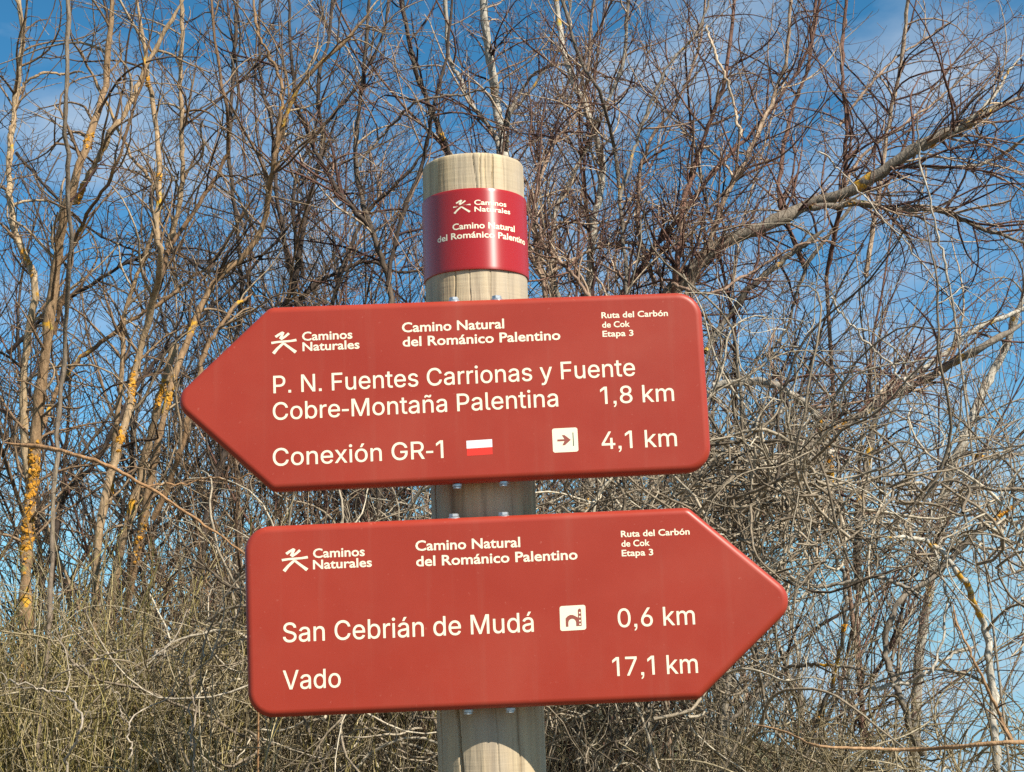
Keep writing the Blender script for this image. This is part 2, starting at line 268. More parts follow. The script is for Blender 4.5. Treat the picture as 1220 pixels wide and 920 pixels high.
GLYPHS = r'''{",":[188,[[38,-119,68,71,137,71,84,-119]]],"-":[453,[[337,244,337,188,114,188,114,244]]],".":[188,[[95,-4,78,-1,63,9,53,24,50,41,53,59,63,73,78,83,95,87,113,83,128,73,138,59,141,41,138,24,128,9,113,-1]]],"0":[453,[[227,-7,174,1,130,24,95,62,69,113,57,155,50,202,48,254,50,306,57,353,69,395,95,447,130,484,174,508,227,516,279,508,323,484,358,447,384,395,396,353,403,306,405,254,403,202,396,155,384,113,359,62,323,24,279,1],[227,50,261,56,290,74,313,103,330,144,340,194,344,254,340,314,330,365,313,405,290,435,261,453,227,460,192,453,163,435,140,405,123,365,113,314,109,254,113,194,123,144,140,103,163,74,192,56]]],"1":[453,[[76,0,76,55,391,55,391,0],[276,509,276,0,212,0,212,448,209,448,86,358,86,427,198,509]]],"4":[453,[[40,105,40,158,247,509,311,509,109,166,109,163,413,163,413,105],[282,0,282,121,282,146,282,318,343,318,343,0]]],"6":[453,[[226,-7,182,-1,142,15,109,40,84,74,69,115,64,162,68,199,80,239,102,285,137,340,252,509,322,509,151,261,145,261,154,275,165,288,179,299,196,307,214,312,235,314,278,309,316,295,346,271,370,240,384,201,389,157,384,112,368,73,343,39,310,14,271,-2],[226,48,254,52,279,63,299,79,314,101,324,128,327,157,324,187,314,213,299,235,279,251,254,262,226,265,198,262,174,252,153,235,138,214,128,188,125,158,128,128,138,102,153,79,174,63,198,52]]],"7":[453,[[97,0,323,448,323,452,62,452,62,509,391,509,391,449,165,0]]],"8":[453,[[226,-7,178,-2,136,11,101,33,74,62,57,96,52,135,55,166,65,195,81,220,101,241,125,256,153,265,153,267,119,282,93,308,76,342,70,380,75,417,90,450,114,477,146,498,184,511,226,516,269,511,306,498,337,477,361,450,377,417,382,380,376,342,359,308,333,282,300,267,300,265,327,256,351,241,372,220,387,195,397,166,401,135,395,96,378,62,352,33,317,11,275,-2],[226,49,258,52,285,60,307,74,323,91,333,113,337,139,333,165,322,189,305,208,283,223,256,232,226,235,196,232,169,223,147,208,130,189,119,165,115,139,119,113,129,91,145,74,167,60,195,52],[226,290,252,292,274,300,293,313,307,330,316,351,319,376,316,399,308,420,294,437,275,449,252,457,226,460,200,457,177,449,159,437,145,420,136,399,133,376,136,351,145,330,159,313,178,300,201,292]]],"C":[510,[[267,-7,225,-3,186,7,150,25,119,49,92,79,70,115,53,157,44,203,40,254,44,305,53,352,70,393,92,429,119,459,150,484,186,501,225,512,267,516,305,513,340,504,373,490,402,471,427,447,448,418,463,385,473,348,408,348,401,373,389,395,375,413,357,428,337,440,315,449,292,454,267,456,223,450,184,432,150,403,125,364,109,314,103,254,109,194,125,145,151,105,184,76,223,59,267,53,292,55,315,60,337,69,357,81,375,96,389,114,401,136,408,160,473,160,463,124,448,91,428,62,402,38,373,19,341,5,305,-4]]],"F":[410,[[60,0,60,509,369,509,369,452,125,452,125,278,346,278,346,221,125,221,125,0]]],"G":[520,[[269,-7,225,-3,185,7,149,25,118,49,91,79,69,116,53,157,43,203,40,254,43,305,53,352,69,393,91,429,117,459,149,484,184,501,223,512,265,516,304,513,340,504,374,489,403,469,429,445,449,416,465,384,474,349,408,349,399,372,387,393,373,411,356,427,337,439,315,448,291,454,265,456,222,450,183,432,150,404,125,364,109,314,103,254,109,194,125,145,151,105,184,76,224,59,269,53,309,57,345,71,374,93,396,123,410,160,415,202,434,199,283,199,283,256,478,256,478,200,471,141,451,91,419,50,377,19,326,0]]],"M":[628,[[60,0,60,509,152,509,277,187,287,159,299,123,311,84,322,49,307,49,318,83,330,121,342,158,352,187,476,509,568,509,568,0,504,0,504,291,504,327,505,369,506,413,507,457,513,457,505,433,498,409,482,363,467,322,456,291,342,0,286,0,170,291,159,321,145,361,129,408,112,457,119,457,120,416,121,372,122,328,122,291,122,0]]],"N":[523,[[60,0,60,509,136,509,343,183,352,169,363,151,375,130,388,107,401,82,414,55,405,54,402,81,401,108,400,134,399,157,399,195,399,509,463,509,463,0,387,0,202,290,177,331,164,354,148,381,108,452,119,454,122,384,124,328,125,291,125,0]]],"P":[445,[[60,0,60,509,235,509,289,503,332,487,366,462,390,430,404,391,409,348,404,304,390,265,366,233,332,207,289,191,235,186,109,186,109,242,233,242,269,246,297,256,318,272,333,294,342,319,344,348,342,376,333,402,318,423,297,439,268,449,232,452,125,452,125,0]]],"R":[449,[[60,0,60,509,236,509,290,504,333,489,367,465,390,433,405,395,409,352,405,309,390,271,367,240,333,217,289,203,236,198,96,198,96,255,234,255,269,258,298,267,319,281,334,300,342,324,345,352,342,380,334,405,319,425,298,440,269,449,233,452,125,452,125,0],[353,0,230,229,303,229,428,0]]],"S":[447,[[224,-9,172,-4,128,9,91,31,64,60,46,96,38,137,104,137,110,110,123,88,142,71,166,59,194,52,224,49,257,52,286,60,311,74,329,92,341,114,346,139,342,161,332,179,316,193,296,205,272,214,245,222,184,239,128,260,86,289,60,326,52,372,58,413,75,448,102,476,138,498,180,511,227,516,275,511,316,498,351,476,377,449,394,415,401,378,337,378,326,412,302,437,267,453,225,459,194,456,167,448,145,435,129,418,118,398,115,376,119,352,131,334,148,319,169,308,191,300,212,293,264,279,287,272,312,264,336,252,359,238,379,220,395,198,405,171,408,139,403,99,386,64,360,34,323,11,278,-4]]],"V":[480,[[204,0,16,509,84,509,192,206,203,176,215,137,230,89,248,31,235,31,252,90,267,138,279,176,290,206,395,509,463,509,278,0]]],"a":[389,[[160,-9,126,-5,94,5,68,22,48,45,35,73,30,108,34,138,43,161,58,179,78,193,100,203,125,211,152,216,178,220,234,227,252,230,265,235,273,243,276,255,276,257,273,279,267,297,256,311,240,322,220,329,196,331,171,329,149,322,132,313,118,301,107,288,100,274,41,291,57,322,79,346,104,364,133,375,163,382,194,384,215,383,239,379,263,372,286,360,306,343,322,320,333,290,337,251,337,0,277,0,277,52,272,52,264,38,252,25,236,12,215,1,190,-6],[170,45,202,49,228,59,248,74,263,93,272,115,276,138,276,190,270,186,259,182,246,179,231,176,200,171,175,168,154,164,134,159,117,150,103,139,95,124,92,105,94,87,102,72,114,61,130,52,149,47]]],"b":[424,[[229,-8,198,-5,172,4,153,17,138,31,127,46,118,59,112,59,112,0,53,0,53,509,114,509,114,319,118,319,127,331,137,346,152,360,171,373,197,381,229,384,274,378,313,361,345,332,370,293,385,245,390,189,385,133,370,84,346,45,313,16,274,-2],[220,47,253,51,279,66,301,88,316,117,325,151,328,189,325,227,316,261,301,290,280,311,253,325,220,330,188,325,161,312,140,291,125,263,116,229,113,189,116,150,125,115,140,86,162,65,188,51]]],"d":[424,[[195,-8,151,-2,111,16,79,45,55,84,39,133,34,189,39,245,55,293,79,332,112,361,151,378,196,384,228,381,253,373,272,360,287,346,298,331,306,319,311,319,311,509,372,509,372,0,313,0,313,59,307,59,298,46,287,31,272,17,252,4,227,-5],[205,47,236,51,263,65,284,86,299,115,309,150,312,189,309,229,300,263,284,291,263,312,237,325,205,330,172,325,145,311,124,290,108,261,99,227,96,189,99,151,109,117,124,88,145,66,172,51]]],"e":[404,[[212,-8,161,-2,117,16,82,46,56,85,40,132,34,187,39,242,55,290,81,329,115,359,157,378,205,384,236,382,266,374,294,361,319,341,341,315,357,282,368,242,371,194,371,169,75,169,75,221,338,221,310,202,307,237,298,269,283,294,263,314,237,326,205,330,173,326,146,313,125,294,109,270,99,241,96,211,96,178,100,139,110,106,128,80,151,61,179,50,212,46,234,48,254,53,271,61,285,73,297,88,306,105,365,91,353,63,335,39,311,19,283,4,249,-5]]],"i":[167,[[53,0,53,379,114,379,114,0],[84,443,67,446,54,455,44,468,41,483,44,499,54,512,67,521,84,524,100,521,114,512,123,499,126,483,123,468,114,455,100,446]]],"k":[381,[[110,137,110,212,121,212,284,379,360,379,184,199,177,199],[53,0,53,509,114,509,114,0],[294,0,148,186,191,229,372,0]]],"l":[189,[[139,-2,101,3,74,20,58,47,53,84,53,509,114,509,114,99,115,77,120,62,130,54,146,52,160,53,170,54,181,3,162,-1,151,-2]]],"m":[610,[[53,0,53,379,112,379,112,295,108,295,118,323,132,346,151,363,172,376,195,384,219,386,257,380,287,361,309,331,321,295,312,295,322,321,337,343,357,361,381,375,407,383,437,386,468,383,497,372,522,354,541,328,553,296,557,255,557,0,496,0,496,254,490,289,473,313,447,326,419,330,395,328,374,320,358,307,345,290,338,270,335,247,335,0,274,0,274,260,269,288,253,311,229,326,199,330,178,328,158,320,140,307,126,289,117,266,114,238,114,0]]],"n":[410,[[114,227,114,0,53,0,53,379,112,379,112,287,102,287,124,332,152,362,187,379,227,384,264,380,295,369,321,349,341,321,353,285,357,240,357,0,296,0,296,235,290,275,273,304,246,323,210,329,184,326,161,317,141,303,126,283,117,257]]],"o":[415,[[207,-8,159,-2,117,16,82,46,56,85,40,133,34,187,40,243,56,291,82,330,117,360,159,378,207,384,256,378,299,360,333,330,359,291,376,243,381,187,376,133,359,85,333,46,299,16,256,-2],[207,46,242,51,270,66,292,89,307,117,316,151,319,187,316,224,307,258,292,287,270,310,242,325,207,330,173,325,145,310,124,287,108,258,99,224,96,187,99,151,108,117,124,89,145,66,173,51]]],"r":[259,[[53,0,53,379,112,379,112,321,115,321,130,347,152,367,181,380,213,385,229,384,243,384,243,322,230,324,219,325,207,326,182,323,159,315,140,301,126,284,117,262,114,237,114,0]]],"s":[365,[[182,-8,145,-5,112,3,84,18,62,38,45,63,36,94,94,107,105,79,124,60,150,49,181,45,217,50,244,62,262,81,268,103,265,121,254,136,237,147,212,155,149,170,104,186,72,208,53,237,47,274,51,305,65,332,87,354,115,370,149,381,187,384,223,381,254,372,279,358,299,339,314,316,324,290,268,277,258,298,243,316,219,328,187,333,156,329,131,317,114,299,109,277,112,258,124,243,144,232,172,223,229,209,275,194,306,171,325,142,331,107,326,75,312,47,290,24,260,6,223,-5]]],"t":[227,[[204,379,204,327,6,327,6,379],[65,471,126,471,126,98,128,76,136,61,150,53,170,50,185,51,202,54,213,2,203,-1,192,-3,180,-4,168,-4,125,2,92,21,72,52,65,93]]],"u":[410,[[182,-5,146,-1,115,11,89,31,69,59,57,95,53,139,53,379,114,379,114,144,119,105,137,75,164,56,200,50,226,53,249,62,268,77,283,97,293,122,296,153,296,379,357,379,357,0,298,0,298,92,307,92,286,47,257,17,222,0]]],"x":[379,[[21,0,171,218,171,171,29,379,100,379,147,306,164,279,179,253,193,229,207,206,175,206,190,229,202,253,216,279,233,306,282,379,352,379,209,169,209,214,358,0,287,0,231,85,214,112,200,136,187,159,173,182,205,182,191,159,178,136,165,112,148,85,91,0]]],"y":[389,[[47,-139,61,-86,71,-87,88,-90,104,-89,118,-84,130,-74,141,-58,151,-36,163,-1,17,379,84,379,165,155,177,121,187,87,196,53,206,21,184,21,193,53,202,87,212,121,224,155,305,379,371,379,204,-58,191,-85,177,-107,159,-124,139,-136,117,-143,91,-145,77,-145,65,-143,54,-141]]],"\u00e1":[389,[[160,-9,126,-5,94,5,68,22,48,45,35,73,30,108,34,138,43,161,58,179,78,193,100,203,125,211,152,216,178,220,234,227,252,230,265,235,273,243,276,255,276,257,273,279,267,297,256,311,240,322,220,329,196,331,171,329,149,322,132,313,118,301,107,288,100,274,41,291,57,322,79,346,104,364,133,375,163,382,194,384,215,383,239,379,263,372,286,360,306,343,322,320,333,290,337,251,337,0,277,0,277,52,272,52,264,38,252,25,236,12,215,1,190,-6],[170,45,202,49,228,59,248,74,263,93,272,115,276,138,276,190,270,186,259,182,246,179,231,176,200,171,175,168,154,164,134,159,117,150,103,139,95,124,92,105,94,87,102,72,114,61,130,52,149,47],[162,429,210,529,278,529,212,429]]],"\u00f1":[410,[[114,227,114,0,53,0,53,379,112,379,112,287,102,287,124,332,152,362,187,379,227,384,264,380,295,369,321,349,341,321,353,285,357,240,357,0,296,0,296,235,290,275,273,304,246,323,210,329,184,326,161,317,141,303,126,283,117,257],[250,446,237,447,225,450,213,455,202,460,182,470,174,473,167,475,159,472,153,466,150,457,149,448,106,448,110,476,120,498,137,513,161,518,174,517,185,514,196,509,207,504,226,494,234,491,243,490,251,491,256,496,260,505,262,517,304,517,300,488,289,466,272,451]]],"\u00f3":[415,[[207,-8,159,-2,117,16,82,46,56,85,40,133,34,187,40,243,56,291,82,330,117,360,159,378,207,384,256,378,299,360,333,330,359,291,376,243,381,187,376,133,359,85,333,46,299,16,256,-2],[207,46,242,51,270,66,292,89,307,117,316,151,319,187,316,224,307,258,292,287,270,310,242,325,207,330,173,325,145,310,124,287,108,258,99,224,96,187,99,151,108,117,124,89,145,66,173,51],[181,429,228,529,297,529,231,429]]]," ":[188,[]]}'''
# ------------------------------------------------------------ lettering
GL = json.loads(GLYPHS)
GL['1'] = [372, [[v - (25 if i % 2 == 0 else 0) for i, v in enumerate(c)] for c in GL['1'][1][1:]]]
GL['-'] = [250, [[30, 162, 30, 216, 220, 216, 220, 162]]]
GL['.'][1] = [[55, 0, 55, 72, 128, 72, 128, 0]]
GL[','][1] = [[55, 0, 55, 72, 130, 72, 130, -10, 118, -58, 92, -92, 60, -106, 60, -76, 82, -62, 94, -36, 96, 0]]

def fill2d(polys):
    """triangulate outlines (holes included) through a filled 2D curve"""
    cu = bpy.data.curves.new('fill', 'CURVE'); cu.dimensions = '2D'; cu.fill_mode = 'BOTH'
    for p in polys:
        sp = cu.splines.new('POLY'); sp.points.add(len(p) - 1); sp.use_cyclic_u = True
        for q, c in zip(sp.points, p): q.co = (c[0], c[1], 0, 1)
    o = bpy.data.objects.new('fill', cu); COL.objects.link(o)
    dg = bpy.context.evaluated_depsgraph_get(); dg.update()
    me = bpy.data.meshes.new_from_object(o.evaluated_get(dg))
    V = [(v.co.x, v.co.y) for v in me.vertices]; Fc = [list(p.vertices) for p in me.polygons]
    bpy.data.objects.remove(o); bpy.data.curves.remove(cu); bpy.data.meshes.remove(me)
    return V, Fc

FILLED = {}
def fill_nonzero(polys):
    """fill outlines by the winding rule, as trapezoids between all the heights where edges start, end or cross"""
    E = []
    for p in polys:
        for k in range(len(p)):
            p0, p1 = p[k - 1], p[k]
            if abs(p0[1] - p1[1]) > 1e-6: E.append((p0, p1, 1) if p0[1] < p1[1] else (p1, p0, -1))
    ys = {round(q[1], 4) for e in E for q in e[:2]}
    def xat(e, y): return e[0][0] + (e[1][0] - e[0][0]) * (y - e[0][1]) / (e[1][1] - e[0][1])
    for m_ in range(len(E)):
        for n_ in range(m_):
            e, g = E[m_], E[n_]; lo, hi = max(e[0][1], g[0][1]), min(e[1][1], g[1][1])
            if hi - lo > 1e-3:
                d0, d1 = xat(e, lo) - xat(g, lo), xat(e, hi) - xat(g, hi)
                if d0 * d1 < 0: ys.add(round(lo + (hi - lo) * d0 / (d0 - d1), 4))
    ys = sorted(ys); V, Fc = [], []
    for y0, y1 in zip(ys, ys[1:]):
        if y1 - y0 < 1e-3: continue
        ym = (y0 + y1) / 2; act = sorted([(xat(e, ym), e) for e in E if e[0][1] <= ym < e[1][1]], key=lambda t: t[0]); w = 0
        for (xa, e) in act:
            if w == 0: start = e
            w += e[2]
            if w == 0:
                k = len(V); V += [(xat(start, y0), y0), (xat(e, y0), y0), (xat(e, y1), y1), (xat(start, y1), y1)]; Fc.append([k, k + 1, k + 2, k + 3])
    return V, Fc
def flat_text(s):
    """2D triangles of a line in the large grotesque lettering; cap height 509"""
    V, Fc, x, lay = [], [], 0, 0
    for ch in s:
        adv, cs = GL[ch]
        polys = []
        for c in cs:
            p = [Vector((c[i] + x, c[i + 1], 0)) for i in range(0, len(c), 2)]
            p = [q for i, q in enumerate(p) if (q - p[i - 1]).length > 8]
            n = len(p); o = []
            for i in range(n):                      # a slightly heavier weight
                e0, e1 = (p[i] - p[i - 1]).normalized(), (p[(i + 1) % n] - p[i]).normalized()
                n0, n1 = Vector((-e0.y, e0.x, 0)), Vector((-e1.y, e1.x, 0)); s_ = n0 + n1
                o.append(p[i] + s_ * (3.5 / max(0.45, s_.length_squared / 2)))
            polys.append(o)
        if ch not in FILLED: FILLED[ch] = fill_nonzero([[(q.x - x, q.y) for q in p] for p in polys])
        v2, f2 = FILLED[ch]; base = len(V)
        V += [(q[0] + x, q[1]) for q in v2]
        Fc += [[base + i for i in t] for t in f2]
        x += adv
    return V, Fc, 509.0

def flat_small(s):
    """2D faces of a line in the small humanist lettering"""
    cu = bpy.data.curves.new('text', 'FONT'); cu.body = s; cu.resolution_u = 3; cu.offset = 0.018
    o = bpy.data.objects.new('text', cu); COL.objects.link(o)
    dg = bpy.context.evaluated_depsgraph_get(); dg.update()
    me = bpy.data.meshes.new_from_object(o.evaluated_get(dg))
    V = [(v.co.x, v.co.y) for v in me.vertices]; Fc = [list(p.vertices) for p in me.polygons]
    bpy.data.objects.remove(o); bpy.data.curves.remove(cu); bpy.data.meshes.remove(me)
    return V, Fc, 0.70

def letter_line(parent, s, big, left, right, cap, Y, mat):
    """print a line between two photo positions of its baseline, on the sign face"""
    V, Fc, ch = flat_text(s) if big else flat_small(s)
    A, B = at(*left, Y), at(*right, Y)
    u = (B - A); L = u.length; u.normalize(); w = Vector((0, -1, 0)); v = u.cross(w) * -1
    if v.z < 0: v = -v
    x0 = min(p[0] for p in V); x1 = max(p[0] for p in V)
    kx = L / (x1 - x0); ky = cap * (A - CAM).length / F_PX / ch
    P = [A + u * ((p[0] - x0) * kx) + v * (p[1] * ky) + w * (0.00003 * p[2] if len(p) > 2 else 0.0) for p in V]
    return mesh_obj('lettering', P, Fc, mat, parent)

def fix_normals(o):
    import bmesh
    bm = bmesh.new(); bm.from_mesh(o.data); bmesh.ops.recalc_face_normals(bm, faces=bm.faces); bm.to_mesh(o.data); bm.free()

def stroke(p, w):
    """a ribbon polygon round a polyline"""
    p = [Vector(q) for q in p]; L, Rr = [], []
    for i, q in enumerate(p):
        t = (p[min(i + 1, len(p) - 1)] - p[max(i - 1, 0)]).normalized(); n = Vector((-t.y, t.x))
        L.append(q + n * w[i] / 2); Rr.append(q - n * w[i] / 2)
    return L + Rr[::-1]

# the walking star emblem, in a unit box (x right, y up)
EMBLEM = [stroke([(0.0, 0.50), (0.25, 0.535), (0.5, 0.545), (0.75, 0.555), (1.0, 0.59)], [0.10, 0.09, 0.09, 0.09, 0.11]),
          stroke([(0.06, 0.03), (0.22, 0.23), (0.42, 0.42), (0.50, 0.47)], [0.13, 0.11, 0.10, 0.09]),
          stroke([(0.95, 0.05), (0.78, 0.20), (0.58, 0.38), (0.50, 0.46)], [0.14, 0.11, 0.10, 0.09]),
          stroke([(0.18, 0.76), (0.32, 0.86), (0.47, 0.95), (0.50, 0.93)], [0.11, 0.10, 0.09, 0.08]),
          stroke([(0.50, 0.96), (0.44, 0.82), (0.36, 0.66)], [0.10, 0.10, 0.10]),
          stroke([(0.38, 0.64), (0.55, 0.75), (0.72, 0.90)], [0.09, 0.09, 0.10])]

def shapes_on(parent, name, polys, tl, tr, bl, Y, mat, lift=0.0):
    """polygons in a unit box mapped onto the box with these three photo corners"""
    O = at(*bl, Y - lift); u = at(*tl, Y - lift); v = at(*tr, Y - lift) - u; up = u - O
    V, Fc = [], []
    for k, p in enumerate(polys):
        v2, tri = fill2d([p])
        b0 = len(V); V += [O + v * q[0] + up * q[1] + Vector((0, -0.00002 * k, 0)) for q in v2]
        Fc += [[b0 + i for i in t] for t in tri]
    return mesh_obj(name, V, Fc, mat, parent)

def rrect(r=0.09, n=5):
    P = []
    for cx, cy, a in ((1 - r, 1 - r, 0), (r, 1 - r, 90), (r, r, 180), (1 - r, r, 270)):
        P += [(cx + r * math.cos(R(a + 90 * i / n)), cy + r * math.sin(R(a + 90 * i / n))) for i in range(n + 1)]
    return P

def fillet(poly, radii, n=8):
    out = []
    N = len(poly)
    for i in range(N):
        p, a, b = Vector(poly[i]), Vector(poly[i - 1]), Vector(poly[(i + 1) % N])
        da, db = (a - p).normalized(), (b - p).normalized()
        th = da.angle(db); r = radii[i]; t = r / math.tan(th / 2)
        c = p + (da + db).normalized() * (r / math.sin(th / 2))
        s, e = p + da * t - c, p + db * t - c
        ang = s.angle(e); sg = 1 if (s.x * e.y - s.y * e.x) > 0 else -1
        for k in range(n + 1):
            x = sg * ang * k / n
            out.append(c + Vector((s.x * math.cos(x) - s.y * math.sin(x), s.x * math.sin(x) + s.y * math.cos(x))))
    return out

# ------------------------------------------------------------ the signs
Y_FACE, THICK, EDGE = 1.72, 0.024, 0.0085
def sign_panel(parent, px_poly, radii_px):
    P = [at(x, y, Y_FACE + EDGE) for x, y in px_poly]
    poly = [(p.x, p.z) for p in P]
    k = 1.01e-3
    pts = fillet(poly, [r * k for r in radii_px], 9)
    # drop doubles, then walk normals
    N = len(pts); nrm = []
    for i in range(N):
        t = None
        a, b = pts[i] - pts[i - 1], pts[(i + 1) % N] - pts[i]
        a = a.normalized(); b = b.normalized(); t = (a + b).normalized()
        nn = Vector((-t.y, t.x)); c = nn.dot(Vector((-a.y, a.x))); nrm.append(nn / max(c, 0.5))
    area = sum(p.x * q.y - q.x * p.y for p, q in zip(pts, pts[1:] + pts[:1]))
    if area < 0: nrm = [-n for n in nrm]
    rings = [(EDGE * (1 - math.sin(R(a))), Y_FACE + EDGE * (1 - math.cos(R(a)))) for a in (0, 12, 24, 36, 48, 60, 72, 82, 90)]
    rb = 0.005
    rings += [(rb * (1 - math.cos(R(a))), Y_FACE + THICK - rb * (1 - math.sin(R(a)))) for a in (0, 30, 60, 90)]
    V, Fc = [], []
    for ins, y in rings:
        for p, n in zip(pts, nrm):
            q = p + n * ins; V.append(Vector((q.x, y, q.y)))
    for j in range(len(rings) - 1):
        for i in range(N):
            i2 = (i + 1) % N
            Fc.append([j * N + i, j * N + i2, (j + 1) * N + i2, (j + 1) * N + i])
    Fc.append(list(range(N))); Fc.append([(len(rings) - 1) * N + i for i in range(N)][::-1])
    o = mesh_obj('panel', V, Fc, M_SIGN, parent, smooth=True)
    fix_normals(o)
    for p in o.data.polygons:
        if len(p.vertices) > 8: p.use_smooth = False
    return o

def hex_bolt(parent, loc, up, r=0.0065, h=0.0055):
    V, Fc = [], []
    def ring(n, rad, z, rot=0):
        b0 = len(V)
        for i in range(n):
            a = 2 * math.pi * i / n + rot; V.append(Vector(loc) + Vector((rad * math.cos(a), rad * math.sin(a), z * up)))
        return b0
    def loft(a, b, n):
        for i in range(n): Fc.append([a + i, a + (i + 1) % n, b + (i + 1) % n, b + i])
    n = 24
    w0 = ring(n, r * 1.15, -0.002); w1 = ring(n, r * 1.15, 0.0010); loft(w0, w1, n); Fc.append([w1 + i for i in range(n)])
    a = ring(6, r, 0.0016, .3); b_ = ring(6, r, h * 0.93, .3); c_ = ring(6, r * 0.92, h, .3); loft(a, b_, 6); loft(b_, c_, 6); Fc.append([c_ + i for i in range(6)])
    o = mesh_obj('bolt', V, Fc, M_STEEL, parent); fix_normals(o); return o

YT = Y_FACE - 0.00012
R_POST = 0.0655
Y_POST = Y_FACE + THICK + 0.008 + R_POST
AX_A, AX_B = at(563.5, 200, Y_POST), at(584.5, 880, Y_POST)
AX_D = (AX_A - AX_B) / (AX_A.z - AX_B.z)                 # axis direction per metre of height
def axis(z): return AX_B + AX_D * (z - AX_B.z)

def clamp(parent, z):
    """a steel strap round the back of the post with a saddle against the panel"""
    c = axis(z); n = 36; V, Fc = [], []
    for i in range(n + 1):
        a = R(-68 + 316 * i / n) + R(-90) + R(90)      # all the way round the back, open at the front
        ang = R(30) - 0 + R(300) * i / n - R(90)
        for rr, dz in ((R_POST + 0.0005, -0.015), (R_POST + 0.003, -0.015), (R_POST + 0.003, 0.015), (R_POST + 0.0005, 0.015)):
            V.append(Vector((c.x + rr * math.cos(ang), c.y + rr * math.sin(ang), z + dz)))
    for i in range(n):
        for k in range(4): Fc.append([i * 4 + k, i * 4 + (k + 1) % 4, i * 4 + 4 + (k + 1) % 4, i * 4 + 4 + k])
    Fc += [[0, 1, 2, 3], [n * 4 + k for k in (3, 2, 1, 0)]]
    for sx in (-1, 1):                                    # the two lugs that reach forward to the panel back
        x = c.x + sx * (R_POST * 0.5 + 0.001); y0, y1 = Y_FACE + THICK - 0.001, c.y - R_POST * 0.84
        b0 = len(V)
        for yy in (y0, y1):
            for dx, dz in ((-0.0015, -0.014), (0.0015, -0.014), (0.0015, 0.014), (-0.0015, 0.014)): V.append(Vector((x + dx, yy, z + dz)))
        for k in range(4): Fc.append([b0 + k, b0 + (k + 1) % 4, b0 + 4 + (k + 1) % 4, b0 + 4 + k])
        Fc += [[b0, b0 + 1, b0 + 2, b0 + 3], [b0 + 7, b0 + 6, b0 + 5, b0 + 4]]
    o = mesh_obj('clamp', V, Fc, M_STEEL, parent); fix_normals(o)

def sign(label, poly, radii, big, small, emblem, bolts):
    zc = at(sum(p[0] for p in poly) / len(poly), sum(p[1] for p in poly) / len(poly), Y_FACE)
    root = empty('direction_sign', (zc.x, Y_FACE, zc.z))
    tag(root, label, 'sign', 'arrow signs on the wooden post')
    sign_panel(root, poly, radii)
    for s, l, r, cap in big: letter_line(root, s, True, l, r, cap, YT, M_CREAM)
    for s, l, r, cap in small: letter_line(root, s, False, l, r, cap, YT, M_CREAM)
    shapes_on(root, 'emblem', EMBLEM, *emblem, YT, M_CREAM)
    for (px, py, up) in bolts:
        p = at(px, py, Y_FACE + THICK * 0.5)
        hex_bolt(root, p, up, 0.006 if up > 0 else 0.005, 0.005 if up > 0 else 0.0035)
    clamp(root, zc.z + 0.05); clamp(root, zc.z - 0.05)
    return root

top = sign('upper red arrow sign pointing left, with a small white and red flag mark',
    [(322, 367), (834, 348.5), (848, 562), (325, 586), (204, 479)], [16, 30, 30, 14, 22],
    [('P. N. Fuentes Carrionas y Fuente', (325.8, 468.6), (757, 447.6), 20.6), ('Cobre-Montaña Palentina', (325.2, 500.5), (665.2, 484.2), 20.6),
     ('1,8 km', (715.8, 481.5), (803.4, 477.6), 20.6), ('Conexión GR-1', (325.2, 555.3), (528.5, 545.5), 20.6), ('4,1 km', (717.2, 535.2), (806.8, 531.4), 20.6)],
    [('Caminos', (360, 405.9), (419.9, 403.3), 10.4), ('Naturales', (360.5, 418.3), (428.4, 415.2), 10.4),
     ('Camino Natural', (479, 395.9), (600.8, 391.0), 11.6), ('del Románico Palentino', (479.8, 412.9), (667.8, 404.6), 11.6),
     ('Ruta del Carbón', (716.7, 379.2), (795.8, 376.4), 7.2), ('de Cok', (717.5, 390.5), (750.6, 389.2), 7.2), ('Etapa 3', (718, 401.3), (754.8, 400), 7.2)],
    ((322.5, 395.4), (352.5, 394.2), (324, 422.2)),
    [(541, 359.5, 1), (592, 357.5, 1), (545, 579, -1), (600, 576, -1)])
shapes_on(top, 'flag_mark', [[(0, 0), (1, 0), (1, 1), (0, 1)]], (555.6, 525.3), (586.2, 523.3), (556, 534.6), YT, M_WHITE)
shapes_on(top, 'flag_mark', [[(0, 0), (1, 0), (1, 1), (0, 1)]], (556, 534.7), (586.6, 532.7), (556.4, 543.4), YT, M_MARKRED)
pk = shapes_on(top, 'pictogram', [rrect()], (657.6, 510.8), (687.8, 509.3), (659, 539.5), YT, M_CREAM)
shapes_on(pk, 'arrow_print', [[(0.19, 0.46), (0.19, 0.54), (0.47, 0.54), (0.38, 0.71), (0.48, 0.71), (0.72, 0.50), (0.48, 0.29), (0.38, 0.29), (0.47, 0.46)]],
          (657.6, 510.8), (687.8, 509.3), (659, 539.5), YT, M_MAROON, 0.00012)
shapes_on(pk, 'arrow_print', [[(0.80, 0.24), (0.80, 0.80), (0.835, 0.80), (0.835, 0.24)]], (657.6, 510.8), (687.8, 509.3), (659, 539.5), YT, M_BAR, 0.00012)

